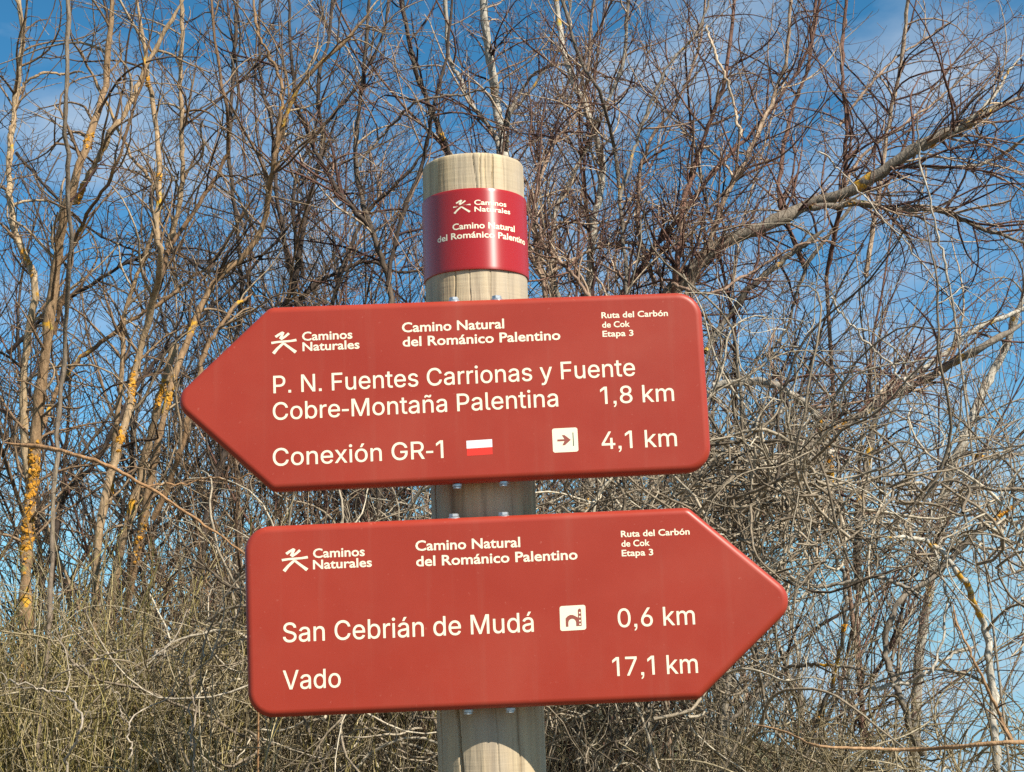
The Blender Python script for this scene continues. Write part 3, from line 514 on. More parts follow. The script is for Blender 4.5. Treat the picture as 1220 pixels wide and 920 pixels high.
low = sign('lower red arrow sign pointing right, with a small church pictogram',
    [(291, 628.5), (819.5, 605), (952, 714.5), (832.5, 833.5), (296.5, 856)], [30, 14, 26, 14, 30],
    [('San Cebrián de Mudá', (337.2, 765.3), (636.1, 752.6), 22.0), ('Vado', (337.2, 821.7), (406.1, 818.8), 21.4),
     ('0,6 km', (736.5, 747.5), (828.3, 743.8), 21.4), ('17,1 km', (730.3, 805.6), (831.8, 801.6), 21.4)],
    [('Caminos', (373, 664.7), (434.6, 662.2), 10.6), ('Naturales', (373, 678.2), (443.1, 675.1), 10.6),
     ('Camino Natural', (495, 656.2), (619.9, 651.6), 11.8), ('del Románico Palentino', (495.9, 674.8), (688.3, 666.3), 11.8),
     ('Ruta del Carbón', (740, 640.0), (821.8, 636.8), 7.4), ('de Cok', (740.5, 651.5), (774.3, 650.1), 7.4), ('Etapa 3', (740.9, 662.8), (778.4, 661.4), 7.4)],
    ((335, 653.6), (366, 652.4), (336.6, 681.6)),
    [(541, 617.5, 1), (600, 615.5, 1), (558, 847.5, -1), (608, 845.5, -1)])
CH = ((666.6, 722.4), (697.4, 720.6), (667.6, 752))
pk = shapes_on(low, 'pictogram', [rrect()], *CH, YT, M_CREAM)
arch = [(0.22, 0.16), (0.22, 0.50), (0.30, 0.58), (0.40, 0.63), (0.50, 0.62), (0.60, 0.57), (0.70, 0.50), (0.70, 0.80), (0.74, 0.86), (0.80, 0.86), (0.83, 0.80), (0.83, 0.16), (0.62, 0.16)]
arch += [(0.47 + 0.15 * math.cos(R(a)), 0.30 + 0.17 * math.sin(R(a))) for a in range(0, 181, 20)] + [(0.32, 0.16)]
shapes_on(pk, 'church_print', [arch], *CH, YT, M_MAROON, 0.00012)
shapes_on(pk, 'tower_windows', [[(0.74, z), (0.80, z), (0.80, z + 0.06), (0.74, z + 0.06)] for z in (0.66, 0.50, 0.34, 0.20)], *CH, YT, M_CREAM, 0.0002)

# ------------------------------------------------------------ the post
def cyl(parent, name, mat, r, z0, z1, rings, seg=240, cap=True, groove=None, inner=None):
    V, Fc = [], []
    for z, dr in rings:
        c = axis(z)
        for i in range(seg):
            a = 2 * math.pi * i / seg
            rr = r + dr + (groove(a, z) if groove else 0)
            V.append(Vector((c.x + rr * math.sin(a), c.y - rr * math.cos(a), z)))
    for j in range(len(rings) - 1):
        for i in range(seg):
            i2 = (i + 1) % seg
            Fc.append([j * seg + i, j * seg + i2, (j + 1) * seg + i2, (j + 1) * seg + i])
    if cap: Fc.append([(len(rings) - 1) * seg + i for i in range(seg)])
    return mesh_obj(name, V, Fc, mat, parent, smooth=True)

z_top = at(563, 180.5, Y_POST - R_POST).z
pb = axis(0); pb.z = -0.1
post = tag(empty('signpost', pb), 'round wooden post with a red metal band near its top, carrying both arrow signs', 'post')
def groove(a, z):
    a = (a + math.pi) % (2 * math.pi) - math.pi
    g = 0.0006 * math.sin(3 * a + 2 * z) + 0.0004 * math.sin(7 * a - 3 * z)
    for a0, slope, w, dep, zl, zh in ((R(-33), 0.55, R(2.0), 0.012, 0.0, 1.64), (R(8), 0.02, R(0.8), 0.0014, 1.2, 1.75), (R(-62), -0.1, R(1.6), 0.006, 1.3, 1.9),
                                  (R(32), 0.1, R(0.9), 0.002, 1.1, 1.62), (R(3), 1.1, R(0.9), 0.002, 2.13, 2.4), (R(24), -0.1, R(1.1), 0.004, 2.1, 2.4), (R(10), -0.5, R(0.7), 0.0025, 2.16, 2.4), (R(15), 0.15, R(0.6), 0.002, 1.9, 2.4), (R(-9), 0.3, R(0.6), 0.0018, 2.0, 2.12), (R(38), 0.1, R(0.6), 0.0018, 1.9, 2.4), (R(-24), 0.1, R(0.9), 0.002, 2.0, 2.1)):
        if zl < z < zh:
            ac = a0 - slope * (z - 1.5 if z < 2 else z - 2.2) + 0.015 * math.sin(31 * z) + 0.009 * math.sin(113 * z + 9 * a0) + 0.3 * w * math.sin(70 * z)
            g -= dep * max(0.0, 1 - ((a - ac) / w) ** 2)
    return g
zz = list(np.linspace(-0.1, 1.2, 10)) + list(np.linspace(1.22, z_top - 0.007, 110))
rings = [(z, 0) for z in zz] + [(z_top - 0.005 * (1 - math.sin(R(a))), -0.005 * (1 - math.cos(R(a)))) for a in (15, 35, 55, 75, 90)]
cyl(post, 'shaft', M_WOOD, R_POST, 0, z_top, rings, groove=groove, seg=480)
zb1, zb0 = at(566, 224.5, Y_POST - R_POST).z, at(569, 321, Y_POST - R_POST).z
R_B = R_POST + 0.0022
br = [(zb0, -0.0020), (zb0, -0.0003), (zb0 + 0.0006, 0)] + [(z, 0) for z in np.linspace(zb0 + 0.004, zb1 - 0.004, 8)] + [(zb1 - 0.0006, 0), (zb1, -0.0003), (zb1, -0.0020)]
band = cyl(post, 'band', M_BAND, R_B, zb0, zb1, br, cap=False)

def on_band(V, x0, x1, px0, px1, zbase, kz):
    """wrap flat text round the band between two angles (degrees from the front)"""
    P = []
    for x, y in V:
        a = R(px0 + (px1 - px0) * (x - x0) / (x1 - x0)); z = zbase + y * kz; c = axis(z); r = R_B + 0.00015
        P.append(Vector((c.x + r * math.sin(a), c.y - r * math.cos(a), z)))
    return P
YB = Y_POST - R_POST
def band_text(s, a0, a1, py, cap):
    V, Fc, ch = flat_small(s)
    x0, x1 = min(v[0] for v in V), max(v[0] for v in V)
    zb = at(568, py, YB).z
    mesh_obj('lettering', on_band(V, x0, x1, a0, a1, zb, cap * 1.03e-3 / ch), Fc, M_CREAM, band)
band_text('Caminos', 1.5, 38, 244.6, 6.2)
band_text('Naturales', 1.5, 43, 252.6, 6.2)
band_text('Camino Natural', -23, 49, 272.6, 7.8)
band_text('del Románico Palentino', -43, 70, 283.6, 7.8)
V, Fc = [], []
for p in EMBLEM:
    v2, tri = fill2d([p]); b0 = len(V); V += v2; Fc += [[b0 + i for i in t] for t in tri]
zb = at(568, 253.5, YB).z
mesh_obj('emblem', on_band(V, 0, 1, -21.5, -2.5, zb, 17 * 1.03e-3), Fc, M_CREAM, band)

# ------------------------------------------------------------ bare wood: limbs, branches, twigs
def unit(v): return v / np.maximum(np.linalg.norm(v, axis=-1, keepdims=True), 1e-9)

class Wood:
    """polylines with radii and a tint, meshed together as ONE part of one tree"""
    def __init__(s): s.b = []
    def add(s, P, Rd, T, sides=4):
        k = P[:, :, 1].min(1) > 2.02              # nothing grows through the signs
        if k.any(): s.b.append((P[k], Rd[k], T[k], sides))
    def build(s, name, mat, parent=None):
        VV, FF, TT, base = [], [], [], 0
        for P, Rd, T, k in s.b:
            N, n, _ = P.shape
            t = unit(np.gradient(P, axis=1))
            a = np.zeros((N, 1, 3)); ax = np.argmin(np.abs(P[:, -1] - P[:, 0]), axis=1); a[np.arange(N), 0, ax] = 1
            u = unit(np.cross(t, a)); v = np.cross(t, u)
            ang = 2 * np.pi * np.arange(k) / k
            ring = P[:, :, None, :] + Rd[:, :, None, None] * (np.cos(ang)[None, None, :, None] * u[:, :, None, :] + np.sin(ang)[None, None, :, None] * v[:, :, None, :])
            VV.append(ring.reshape(-1, 3)); TT.append(np.repeat(T, n * k))
            i, j, q = np.meshgrid(np.arange(N), np.arange(n - 1), np.arange(k), indexing='ij')
            q2 = (q + 1) % k; b0 = base + i * n * k
            FF.append(np.stack([b0 + j * k + q, b0 + j * k + q2, b0 + (j + 1) * k + q2, b0 + (j + 1) * k + q], -1).reshape(-1, 4))
            base += N * n * k
        if not VV: return None
        return mesh_obj(name, np.concatenate(VV), np.concatenate(FF), mat, parent, smooth=True, tint=np.concatenate(TT))

def limb(pts, Y, w, n=40, wob=0.004, y_amp=0.10):
    """a limb drawn through photo pixels at distance Y (a number, or one per point), w = widths in photo pixels at its ends"""
    m = len(pts); Ys = np.full(m, Y, float) if np.isscalar(Y) else np.array(Y, float)
    if np.isscalar(Y): Ys = Ys + y_amp * np.cumsum(rng.normal(size=m)) * 0.5
    C = np.array([tuple(at(p[0], p[1], y)) for p, y in zip(pts, Ys)])
    C = np.concatenate([[2 * C[0] - C[1]], C, [2 * C[-1] - C[-2]]])
    out = []
    for x in np.linspace(0, m - 1, n):
        i = min(int(x), m - 2); f = x - i; p0, p1, p2, p3 = C[i:i + 4]
        out.append(0.5 * (2 * p1 + (p2 - p0) * f + (2 * p0 - 5 * p1 + 4 * p2 - p3) * f * f + (3 * p1 - p0 - 3 * p2 + p3) * f ** 3))
    P = np.array(out) + np.cumsum(rng.normal(size=(n, 3)), 0) * wob * 0.35 + rng.normal(size=(n, 3)) * wob * 0.22
    r = 0.78 * np.linspace(w[0], w[1], n) / 2 * np.mean(Ys) / F_PX * (1 + 0.10 * rng.normal(size=n))
    r = r * np.minimum(1, 0.35 + 8 * (1 - np.linspace(0, 1, n)))
    return P[None], np.abs(r)[None]

def to_ground(P, Rd, n=8, spread=0.10):
    """carry a limb's lower end on down to the ground, out of the picture"""
    p = P[0, 0] if P[0, 0, 2] < P[0, -1, 2] else P[0, -1]
    r = Rd[0, 0] if P[0, 0, 2] < P[0, -1, 2] else Rd[0, -1]
    g = np.array([p[0] + rng.normal() * spread, p[1] + rng.normal() * spread, ground_z(p[0], p[1]) - 0.05])
    t = np.linspace(0, 1, n)[:, None]
    return (p + (g - p) * t + np.sin(t * np.pi) * rng.normal(size=3) * 0.04)[None], np.linspace(r, r * 1.4, n)[None]

def grow(P0, D0, L, R0, n=8, wig=0.15, jit=0.1, bend=(0, 0, 0.05), tip=0.25):
    N = len(P0); P = np.zeros((N, n, 3)); d = unit(D0.copy()); p = P0.copy(); w = rng.normal(size=(N, 3)) * wig
    st = (L / (n - 1))[:, None]
    for i in range(n):
        P[:, i] = p
        w = 0.7 * w + rng.normal(size=(N, 3)) * wig * 0.6
        d = unit(d + w + rng.normal(size=(N, 3)) * jit + np.array(bend)); p = p + d * st
    return P, R0[:, None] * np.linspace(1, tip, n)[None]

def sprout(P, Rd, per_m, Lr, ang=(30, 70), t=(0.1, 1.0), rr=(0.4, 0.7), rmax=0.004, rmin=0.0008, up=0.0, **kw):
    """side branches all along a batch of branches"""
    N, n, _ = P.shape; seg = np.linalg.norm(np.diff(P, axis=1), axis=2).sum(1); cnt = rng.poisson(seg * per_m)
    idx = np.repeat(np.arange(N), cnt); M = len(idx)
    if M == 0: return None
    x = (t[0] + (t[1] - t[0]) * rng.random(M)) * (n - 1.001); i = x.astype(int); f = (x - i)[:, None]
    A, B = P[idx, i], P[idx, i + 1]; p = A + (B - A) * f; tan = unit(B - A)
    r = rng.normal(size=(M, 3)); perp = unit(r - (r * tan).sum(1, keepdims=True) * tan)
    a = np.radians(rng.uniform(*ang, M))[:, None]
    d = np.cos(a) * tan + np.sin(a) * perp + np.array([0, 0, up])
    pr = Rd[idx, i]; rad = np.clip(pr * rng.uniform(*rr, M), rmin, rmax)
    L = rng.uniform(*Lr, M) * (0.5 + 0.5 * rng.random(M))
    return grow(p, d, L, rad, **kw)

def tints(N, m=0.5, s=0.25): return np.clip(rng.normal(m, s, N), 0, 1)

def twigs(wood, P, Rd, d1=10, d2=16, d3=22, L1=(0.15, 0.5), L2=(0.06, 0.2), L3=(0.015, 0.06), up=0.1, wig=0.17, m=0.4, s=0.25, r1=0.0036, bend=0.025):
    """three orders of side twigs"""
    a = sprout(P, Rd, d1, L1, rmax=r1, rmin=0.0013, up=up, n=10, wig=wig, jit=0.06, bend=(0, 0, bend), tip=0.35)
    if a is None: return
    wood.add(*a, tints(len(a[0]), m, s), 4)
    b = sprout(*a, d2, L2, rmax=0.0019, rmin=0.0009, up=up * 0.6, n=7, wig=wig, jit=0.08, bend=(0, 0, bend), tip=0.45)
    if b is None: return
    wood.add(*b, tints(len(b[0]), m, s), 3)
    if d3:
        c = sprout(*b, d3, L3, ang=(40, 85), rmax=0.0013, rmin=0.0008, n=4, wig=wig, jit=0.1, tip=0.6)
        if c is not None: wood.add(*c, tints(len(c[0]), m, s), 3)

LIMBS = []                                     # limbs of the tree built last
def tree(name, label, cat, limbs, bark_m, twig_m, group='leafless trees and shrubs behind the signs', root=None, mt=0.55, **tw):
    """limbs: (pixels, Y, (w0, w1), options); first limb reaches down to the ground"""
    tr, cr = Wood(), Wood(); first = None; LIMBS.clear()
    for k, l in enumerate(limbs):
        pts, Y, w = l[:3]; o = l[3] if len(l) > 3 else {}
        P, Rd = limb(pts, Y, w, n=o.get('n', 44), wob=o.get('wob', 0.005))
        LIMBS.append((P, Rd)); tr.add(P, Rd, tints(1, o.get('m', mt), 0.12), 8)
        if k == 0 or o.get('ground'):
            G = to_ground(P, Rd); tr.add(*G, tints(1, mt, 0.1), 8)
            if first is None: first = G[0][0, -1]
        if not o.get('bare'):
            q = dict(tw); q.update({a: b for a, b in o.items() if a in ('d1', 'd2', 'd3', 'L1', 'L2', 'up')})
            twigs(cr, P, Rd, **q)
    e = empty(name, tuple(first)); tag(e, label, cat, group)
    tr.build('trunk', bark_m, e); cr.build('crown', twig_m, e)
    return e

def clumps(parent, L, spots, size=0.006):
    """crusty patches of lichen hugging a limb, each patch a mesh of its own; spots: (pixels on the limb, half length in photo pixels, lobes)"""
    for px, py, half, nn in spots:
        best = None
        for P, Rd in L:
            p = P[0]; q = np.array([tuple(at(px, py, y)) for y in p[:, 1]]); e = np.linalg.norm(p - q, axis=1); i = int(np.argmin(e))
            if best is None or e[i] < best[0]: best = (e[i], p, Rd[0], i)
        _, p, rd, i = best; h = half * p[i, 1] / F_PX
        s = np.concatenate([[0], np.cumsum(np.linalg.norm(np.diff(p, axis=0), axis=1))]); V, Fc = [], []
        for _k in range(nn):
            x = s[i] + rng.normal() * h * 0.5; c = np.array([np.interp(x, s, p[:, d]) for d in range(3)]); rr = np.interp(x, s, rd)
            tan = unit(p[min(i + 1, len(p) - 1)] - p[max(i - 1, 0)])
            nrm = rng.normal(size=3) * 0.8 + np.array([0.3, -1.0, 0.1]); nrm = unit(nrm - tan * (nrm @ tan))
            c = c + nrm * rr * 0.98; a = unit(np.cross(nrm, tan)); b0 = len(V); r = size * rng.uniform(0.35, 1.0); k = 7
            tl = unit(nrm + rng.normal(size=3) * 0.35); a = unit(np.cross(tl, tan)); b2 = np.cross(tl, a)
            V.append(tuple(c + tl * r * 0.4))
            for g in range(k):
                t = 2 * math.pi * g / k; q = r * rng.uniform(0.55, 1.25); V.append(tuple(c + (a * math.cos(t) + b2 * math.sin(t)) * q + tl * rng.normal() * r * 0.15))
            for g in range(k): Fc.append([b0, b0 + 1 + g, b0 + 1 + (g + 1) % k])
        mesh_obj('lichen', V, Fc, M_LICHEN, parent)

# --- left: tan lichen-spotted stems
t = tree('lichen_tree', 'leaning tan tree at the far left with bright orange lichen on its forked trunk', 'tree', [
    ([(30, 800), (36, 650), (48, 540), (62, 420), (74, 320), (90, 235), (118, 150), (140, 80), (155, -75)], 3.1, (22, 9), dict(m=.6)),
    ([(90, 240), (118, 195), (150, 150), (186, 95), (230, 10)], 3.1, (11, 7), dict(m=.75)),
    ([(40, 620), (26, 500), (30, 420), (44, 340), (20, 270), (14, 190), (18, 120), (28, 60), (24, -75)], 3.2, (13, 8), dict(m=.9)),
    ([(12, 190), (16, 150), (30, 112), (58, 97), (85, 98), (112, 96)], 2.9, (5, 4), dict(d1=3)),
    ([(66, 400), (90, 330), (100, 280), (140, 210), (165, 130), (190, 40)], 3.2, (8, 4)),
    ([(48, 520), (90, 440), (150, 395), (210, 350), (270, 300), (330, 220)], 3.3, (9, 4), dict(m=.35)),
    ], M_TAN, M_TANTWIG, d1=16, d2=14, d3=16, L1=(.12, .5), up=.12, m=.55, s=.25)
clumps(t, LIMBS, [(36, 600, 60, 130), (44, 555, 40, 70), (32, 650, 30, 60), (92, 230, 16, 40), (112, 160, 14, 24), (14, 330, 20, 24)])

tree('straight_sapling', 'dark brown stem straight as a pole, in front of the leaning lichen tree', 'tree', [
    ([(58, 760), (66, 560), (74, 420), (80, 300), (81, 200), (83, 100), (86, -75)], 2.6, (8, 7), dict(m=.9, d1=3)),
    ], M_DARK, M_RED, d1=4, d2=8, d3=8, mt=.85)

t = tree('lichen_shrub', 'many-stemmed shrub left of the upper arrow tip with upright tan stems and yellow lichen', 'shrub', [
    ([(110, 760), (122, 620), (145, 530), (165, 440), (190, 360), (204, 300), (197, 262), (200, 200), (190, 120), (182, 60), (168, -75)], 3.0, (13, 6), dict(m=.7)),
    ([(150, 720), (175, 600), (200, 480), (225, 400), (258, 330), (300, 290), (318, 240), (326, 190), (345, 115), (392, 62), (430, 12)], 3.1, (13, 6), dict(m=.62)),
    ([(190, 330), (205, 285), (240, 235), (262, 195), (270, 160), (262, 120), (250, 70), (240, -75)], 3.2, (8, 4), dict(m=.25)),
    ([(326, 190), (336, 130), (330, 80), (312, 30), (310, -75)], 3.1, (6, 4), dict(m=.6)),
    ([(200, 300), (214, 230), (218, 150), (214, 80), (222, -75)], 3.4, (9, 6), dict(m=.75)),
    ([(130, 600), (140, 480), (150, 380), (170, 300), (185, 240), (150, 180), (110, 100), (80, 40)], 3.3, (9, 4), dict(m=.5)),
    ([(180, 620), (215, 520), (240, 430), (262, 390), (300, 350)], 2.9, (10, 5), dict(m=.7)),
    ([(210, 410), (190, 480), (170, 560), (140, 660), (125, 740)], 3.2, (12, 14), dict(m=.8)),
    ], M_TAN, M_TANTWIG, d1=16, d2=14, d3=16, L1=(.12, .5), up=.12, m=.55, s=.36)
clumps(t, LIMBS, [(148, 530, 14, 36), (140, 575, 12, 30), (190, 90, 10, 18), (152, 455, 22, 40), (186, 470, 20, 40), (203, 210, 8, 14), (172, 640, 30, 30), (206, 480, 12, 20)])

tree('dark_stemmed_shrub', 'dark slender shrub behind the tan stems on the left, with crossing branches against blue sky', 'shrub', [
    ([(230, 740), (250, 600), (290, 480), (320, 400), (352, 340), (370, 250), (390, 180), (384, 110), (395, 40), (400, -75)], 3.7, (11, 5), dict(m=.35)),
    ([(60, 700), (75, 600), (110, 560), (150, 500), (190, 440), (250, 380), (310, 320), (380, 240)], 3.8, (10, 4), dict(m=.3)),
    ([(280, 700), (282, 560), (276, 440), (285, 330), (275, 220), (272, 120), (278, 40), (282, -75)], 3.9, (8, 5), dict(m=.4)),
    ([(10, 420), (60, 370), (120, 330), (190, 300), (250, 320), (330, 300)], 3.9, (8, 4), dict(m=.2)),
    ([(360, 400), (340, 300), (322, 220), (312, 140), (300, 80), (306, -75)], 3.8, (8, 4), dict(m=.4)),
    ([(20, 180), (60, 230), (100, 270), (150, 300), (200, 320)], 3.7, (5, 3), dict(m=.2)),
    ], M_DARK, M_DARK, d1=15, d2=14, d3=16, L1=(.15, .55), up=.1, m=.45, s=.25)

tree('horizontal_cane', 'long light brown cane lying across the bushes below and left of the upper arrow tip', 'branch', [
    ([(310, 672), (262, 640), (215, 607), (170, 578), (120, 552), (70, 537), (0, 527)], 2.3, (3, 7), dict(m=.55, d1=2, wob=.002)),
    ([(170, 578), (230, 577), (270, 572), (320, 560), (370, 552)], 2.4, (3, 2), dict(m=.6, d1=3)),
    ], M_CANE, M_TANTWIG, d1=2, d2=6, d3=4)

for i, (lab, limbs) in enumerate((
    ('bleached crooked twig hooking down at the lower left corner of the undergrowth',
     [([(78, 910), (92, 880), (99, 860), (95, 832), (84, 822), (55, 812), (30, 803), (0, 800)], 2.12, (3.6, 2.4))]),
    ('bleached forked twig reaching across the broom left of the lower sign',
     [([(0, 765), (60, 758), (95, 770), (128, 784), (182, 781), (225, 785), (262, 752), (300, 735)], 2.12, (2.8, 2)), ([(60, 808), (110, 790), (145, 770)], 2.12, (3, 2)), ([(182, 781), (210, 790), (240, 800)], 2.12, (2.5, 1.5))]),
    ('pale upright dead stalks standing in the broom just left of the lower sign',
     [([(229, 905), (240, 850), (243, 810), (268, 785), (292, 740)], 2.12, (3, 2.4)), ([(150, 905), (160, 880), (156, 850), (146, 820)], 2.12, (3, 2)), ([(226, 890), (224, 850), (226, 820)], 2.12, (3, 2))]))):
    tree('dead_twig', lab, 'dead twig', limbs, M_DEAD, M_DEAD, group='bleached dead twigs', d1=7, d2=8, d3=0, L1=(.05, .2), L2=(.03, .1), m=.5, mt=.55)

# --- centre: trees behind the post
tree('pale_birch', 'pale grey trunk rising straight behind the top of the wooden post', 'tree', [
    ([(610, 420), (603, 260), (600, 180), (594, 130), (588, 90), (580, 40), (574, -75)], 4.2, (17, 12), dict(m=.95, wob=.004)),
    ([(603, 250), (590, 170), (562, 130), (545, 97), (530, 60), (518, -75)], 4.1, (8, 6), dict(m=.55)),
    ([(540, 250), (532, 190), (522, 160), (503, 115), (490, 62), (468, -75)], 4.3, (9, 7), dict(m=.4)),
    ([(604, 180), (606, 140), (618, 108), (640, 86), (672, 76), (704, 80), (730, 100)], 3.9, (6, 3), dict(m=.3)),
    ([(596, 150), (640, 100), (680, 40), (690, -75)], 4.4, (5, 3)),
    ], M_GREY, M_RED, d1=18, d2=18, d3=22, L1=(.15, .6), up=.12, m=.45, s=.36)

tree('blackthorn_shrub', 'dark upright shrub left of the post top, its branches forking over the upper sign', 'shrub', [
    ([(470, 420), (462, 340), (440, 270), (425, 200), (432, 130), (440, 60), (450, -75)], 3.6, (10, 5), dict(m=.5)),
    ([(462, 340), (480, 260), (502, 190), (512, 130), (530, 60), (545, -75)], 3.7, (8, 4), dict(m=.5)),
    ([(440, 270), (400, 220), (372, 160), (356, 90), (352, -75)], 3.6, (8, 4), dict(m=.55)),
    ([(380, 440), (400, 360), (420, 300), (450, 250), (490, 215), (530, 170)], 3.8, (8, 4), dict(m=.5)),
    ([(330, 380), (380, 330), (430, 310), (480, 320), (530, 300)], 3.9, (7, 4), dict(m=.35)),
    ([(425, 200), (462, 150), (500, 118), (560, 108), (590, 100)], 3.6, (5, 3), dict(m=.7)),
    ([(360, 330), (350, 240), (372, 170), (420, 110), (450, 50), (480, -75)], 4.0, (7, 4), dict(m=.5)),
    ], M_DARK, M_RED, d1=22, d2=19, d3=22, L1=(.12, .5), up=.1, m=.45, s=.36)

tree('slender_dark_tree', 'slender dark stem curving up the sky to the right of the red post band', 'tree', [
    ([(748, 440), (746, 345), (742, 290), (738, 240), (730, 170), (712, 110), (688, 62), (650, -75)], 3.3, (7, 5), dict(m=.35, wob=.004)),
    ([(738, 240), (760, 160), (790, 90), (830, 30), (850, -75)], 3.4, (6, 3), dict(m=.35)),
    ([(690, 440), (700, 350), (706, 270), (716, 210), (703, 150), (680, 90), (662, 20), (655, -75)], 3.9, (13, 9), dict(m=.9)),
    ([(680, 400), (660, 320), (665, 250), (690, 200), (720, 140), (750, 60), (760, -75)], 3.6, (9, 5), dict(m=.55)),
    ], M_GREY, M_RED, d1=24, d2=19, d3=24, L1=(.12, .5), up=.1, m=.5, s=.36)

t = tree('reddish_bush', 'dense reddish-brown bush of fine spurred twigs between the post band and the arching limbs', 'shrub', [
    ([(770, 470), (790, 380), (802, 300), (810, 240), (830, 170), (858, 90), (880, -75)], 3.3, (11, 5), dict(m=.6)),
    ([(700, 460), (720, 380), (765, 310), (800, 260), (850, 200), (910, 130), (960, 50), (985, -75)], 3.4, (10, 4), dict(m=.55)),
    ([(660, 440), (650, 340), (640, 260), (660, 180), (700, 110), (720, -75)], 3.4, (9, 4), dict(m=.5)),
    ([(740, 420), (690, 330), (650, 290), (640, 230)], 3.2, (7, 4)),
    ([(780, 420), (830, 330), (860, 250), (890, 190), (925, 110), (940, 60), (955, -75)], 3.5, (10, 5), dict(m=.6)),
    ([(780, 340), (760, 260), (770, 180), (810, 110), (830, 40), (840, -75)], 3.5, (7, 3)),
    ([(800, 340), (850, 350), (900, 330), (960, 300), (1010, 300)], 3.3, (6, 3)),
    ([(840, 30), (858, 80), (872, 130), (885, 170)], 3.2, (4, 5), dict(m=.95, d1=4)),
    ([(650, 330), (700, 300), (750, 290), (800, 310)], 3.5, (6, 3)),
    ], M_RED, M_RED, d1=30, d2=23, d3=26, L1=(.10, .42), up=.1, m=.5, s=.3, mt=.7)

# --- right: big arching limbs
t = tree('arching_tree', 'big tree on the right whose thick grey mossy limbs arch up to the right edge', 'tree', [
    ([(690, 640), (720, 520), (760, 410), (815, 330), (860, 295), (920, 265), (965, 246), (1010, 232), (1058, 206), (1110, 172), (1160, 148), (1225, 115)], 3.6, (26, 15), dict(m=.5, wob=.007, d1=34)),
    ([(965, 246), (1020, 242), (1060, 249), (1110, 247), (1150, 262), (1225, 283)], 3.5, (11, 6), dict(m=.3, d1=30)),
    ([(1010, 232), (1040, 212), (1070, 197), (1130, 195), (1180, 190), (1225, 160)], 3.7, (7, 5), dict(m=.5)),
    ([(1100, 178), (1140, 150), (1180, 118), (1225, 60)], 3.5, (8, 4), dict(m=.6)),
    ([(840, 420), (865, 385), (900, 340), (945, 300), (985, 270)], 3.4, (10, 8), dict(m=.25)),
    ([(1020, 238), (960, 320), (930, 400), (900, 440)], 3.9, (6, 4), dict(m=.4)),
    ], M_GREY, M_RED, d1=23, d2=18, d3=20, L1=(.15, .6), up=.1, m=.42, s=.36)
clumps(t, LIMBS, [(1175, 140, 8, 14), (1010, 245, 10, 12)], .004)

t = tree('low_arching_tree', 'lower tree at the right with two brown limbs sloping up beside the upper sign end', 'tree', [
    ([(870, 700), (900, 610), (960, 535), (1020, 500), (1070, 472), (1120, 447), (1170, 420), (1225, 388)], 3.3, (16, 10), dict(m=.4)),
    ([(1010, 505), (1055, 465), (1105, 432), (1155, 390), (1225, 360)], 3.5, (9, 7), dict(m=.85)),
    ([(1020, 700), (1030, 620), (1037, 560), (1048, 500), (1056, 460)], 3.2, (12, 10), dict(m=.5)),
    ([(850, 460), (895, 452), (935, 462), (965, 490), (985, 540), (990, 620)], 3.2, (13, 12), dict(m=.55)),
    ([(900, 560), (930, 540), (960, 525), (1000, 520)], 3.1, (9, 6), dict(m=.8)),
    ([(870, 580), (900, 520), (930, 485), (960, 470)], 3.1, (6, 5), dict(m=.9)),
    ], M_GREY, M_RED, d1=20, d2=18, d3=20, L1=(.12, .5), up=.1, m=.45, s=.36)
clumps(t, LIMBS, [(986, 545, 16, 60), (975, 512, 10, 40), (1000, 510, 12, 40), (868, 580, 8, 30), (880, 560, 8, 16)], .006)

tree('pale_leaning_trunk', 'pale far trunk leaning at the right edge below the sloping limbs', 'tree', [
    ([(1095, 780), (1112, 680), (1130, 600), (1150, 540), (1178, 475), (1205, 420), (1225, 350)], 4.6, (14, 12), dict(m=.95)),
    ([(1150, 540), (1180, 545), (1225, 540)], 4.5, (7, 5)),
    ], M_GREY, M_TWIG, d1=10, d2=12, d3=14, up=.1, m=.5)

tree('drooping_cane', 'thin pale cane drooping in front of the right-hand limbs against the sky', 'branch', [
    ([(1140, 420), (1125, 350), (1112, 280), (1100, 235), (1090, 190), (1090, 130)], 2.9, (4, 3), dict(m=.8)),
    ([(990, 355), (1020, 395), (1048, 428), (1062, 452), (1085, 470)], 2.8, (3.5, 3.5), dict(m=.95)),
    ([(975, 180), (1005, 205), (1050, 260), (1110, 330), (1170, 400)], 3.0, (3, 2), dict(m=.7)),
    ], M_DEAD, M_RED, d1=6, d2=10, d3=8)

tree('sky_spray_tree', 'sparse tree at the upper right, long thin twigs spread across clouded sky', 'tree', [
    ([(985, 330), (1000, 240), (1003, 150), (1000, 90), (1003, 30), (1010, -75)], 3.9, (8, 5), dict(m=.3)),
    ([(1030, 330), (1045, 240), (1060, 150), (1075, 70), (1085, -75)], 4.1, (8, 5), dict(m=.6)),
    ([(1000, 150), (1040, 100), (1090, 55), (1150, 20)], 3.9, (5, 3)),
    ([(1003, 240), (1030, 190), (1080, 150), (1130, 110), (1190, 60)], 3.8, (5, 3)),
    ([(960, 320), (930, 230), (940, 140), (965, 70), (985, -75)], 4.0, (8, 5), dict(m=.6)),
    ([(1048, 240), (1100, 120), (1160, 60), (1215, 20)], 4.3, (4, 2)),
    ], M_RED, M_RED, d1=17, d2=16, d3=16, L1=(.15, .6), up=.15, m=.45, s=.28, mt=.55)

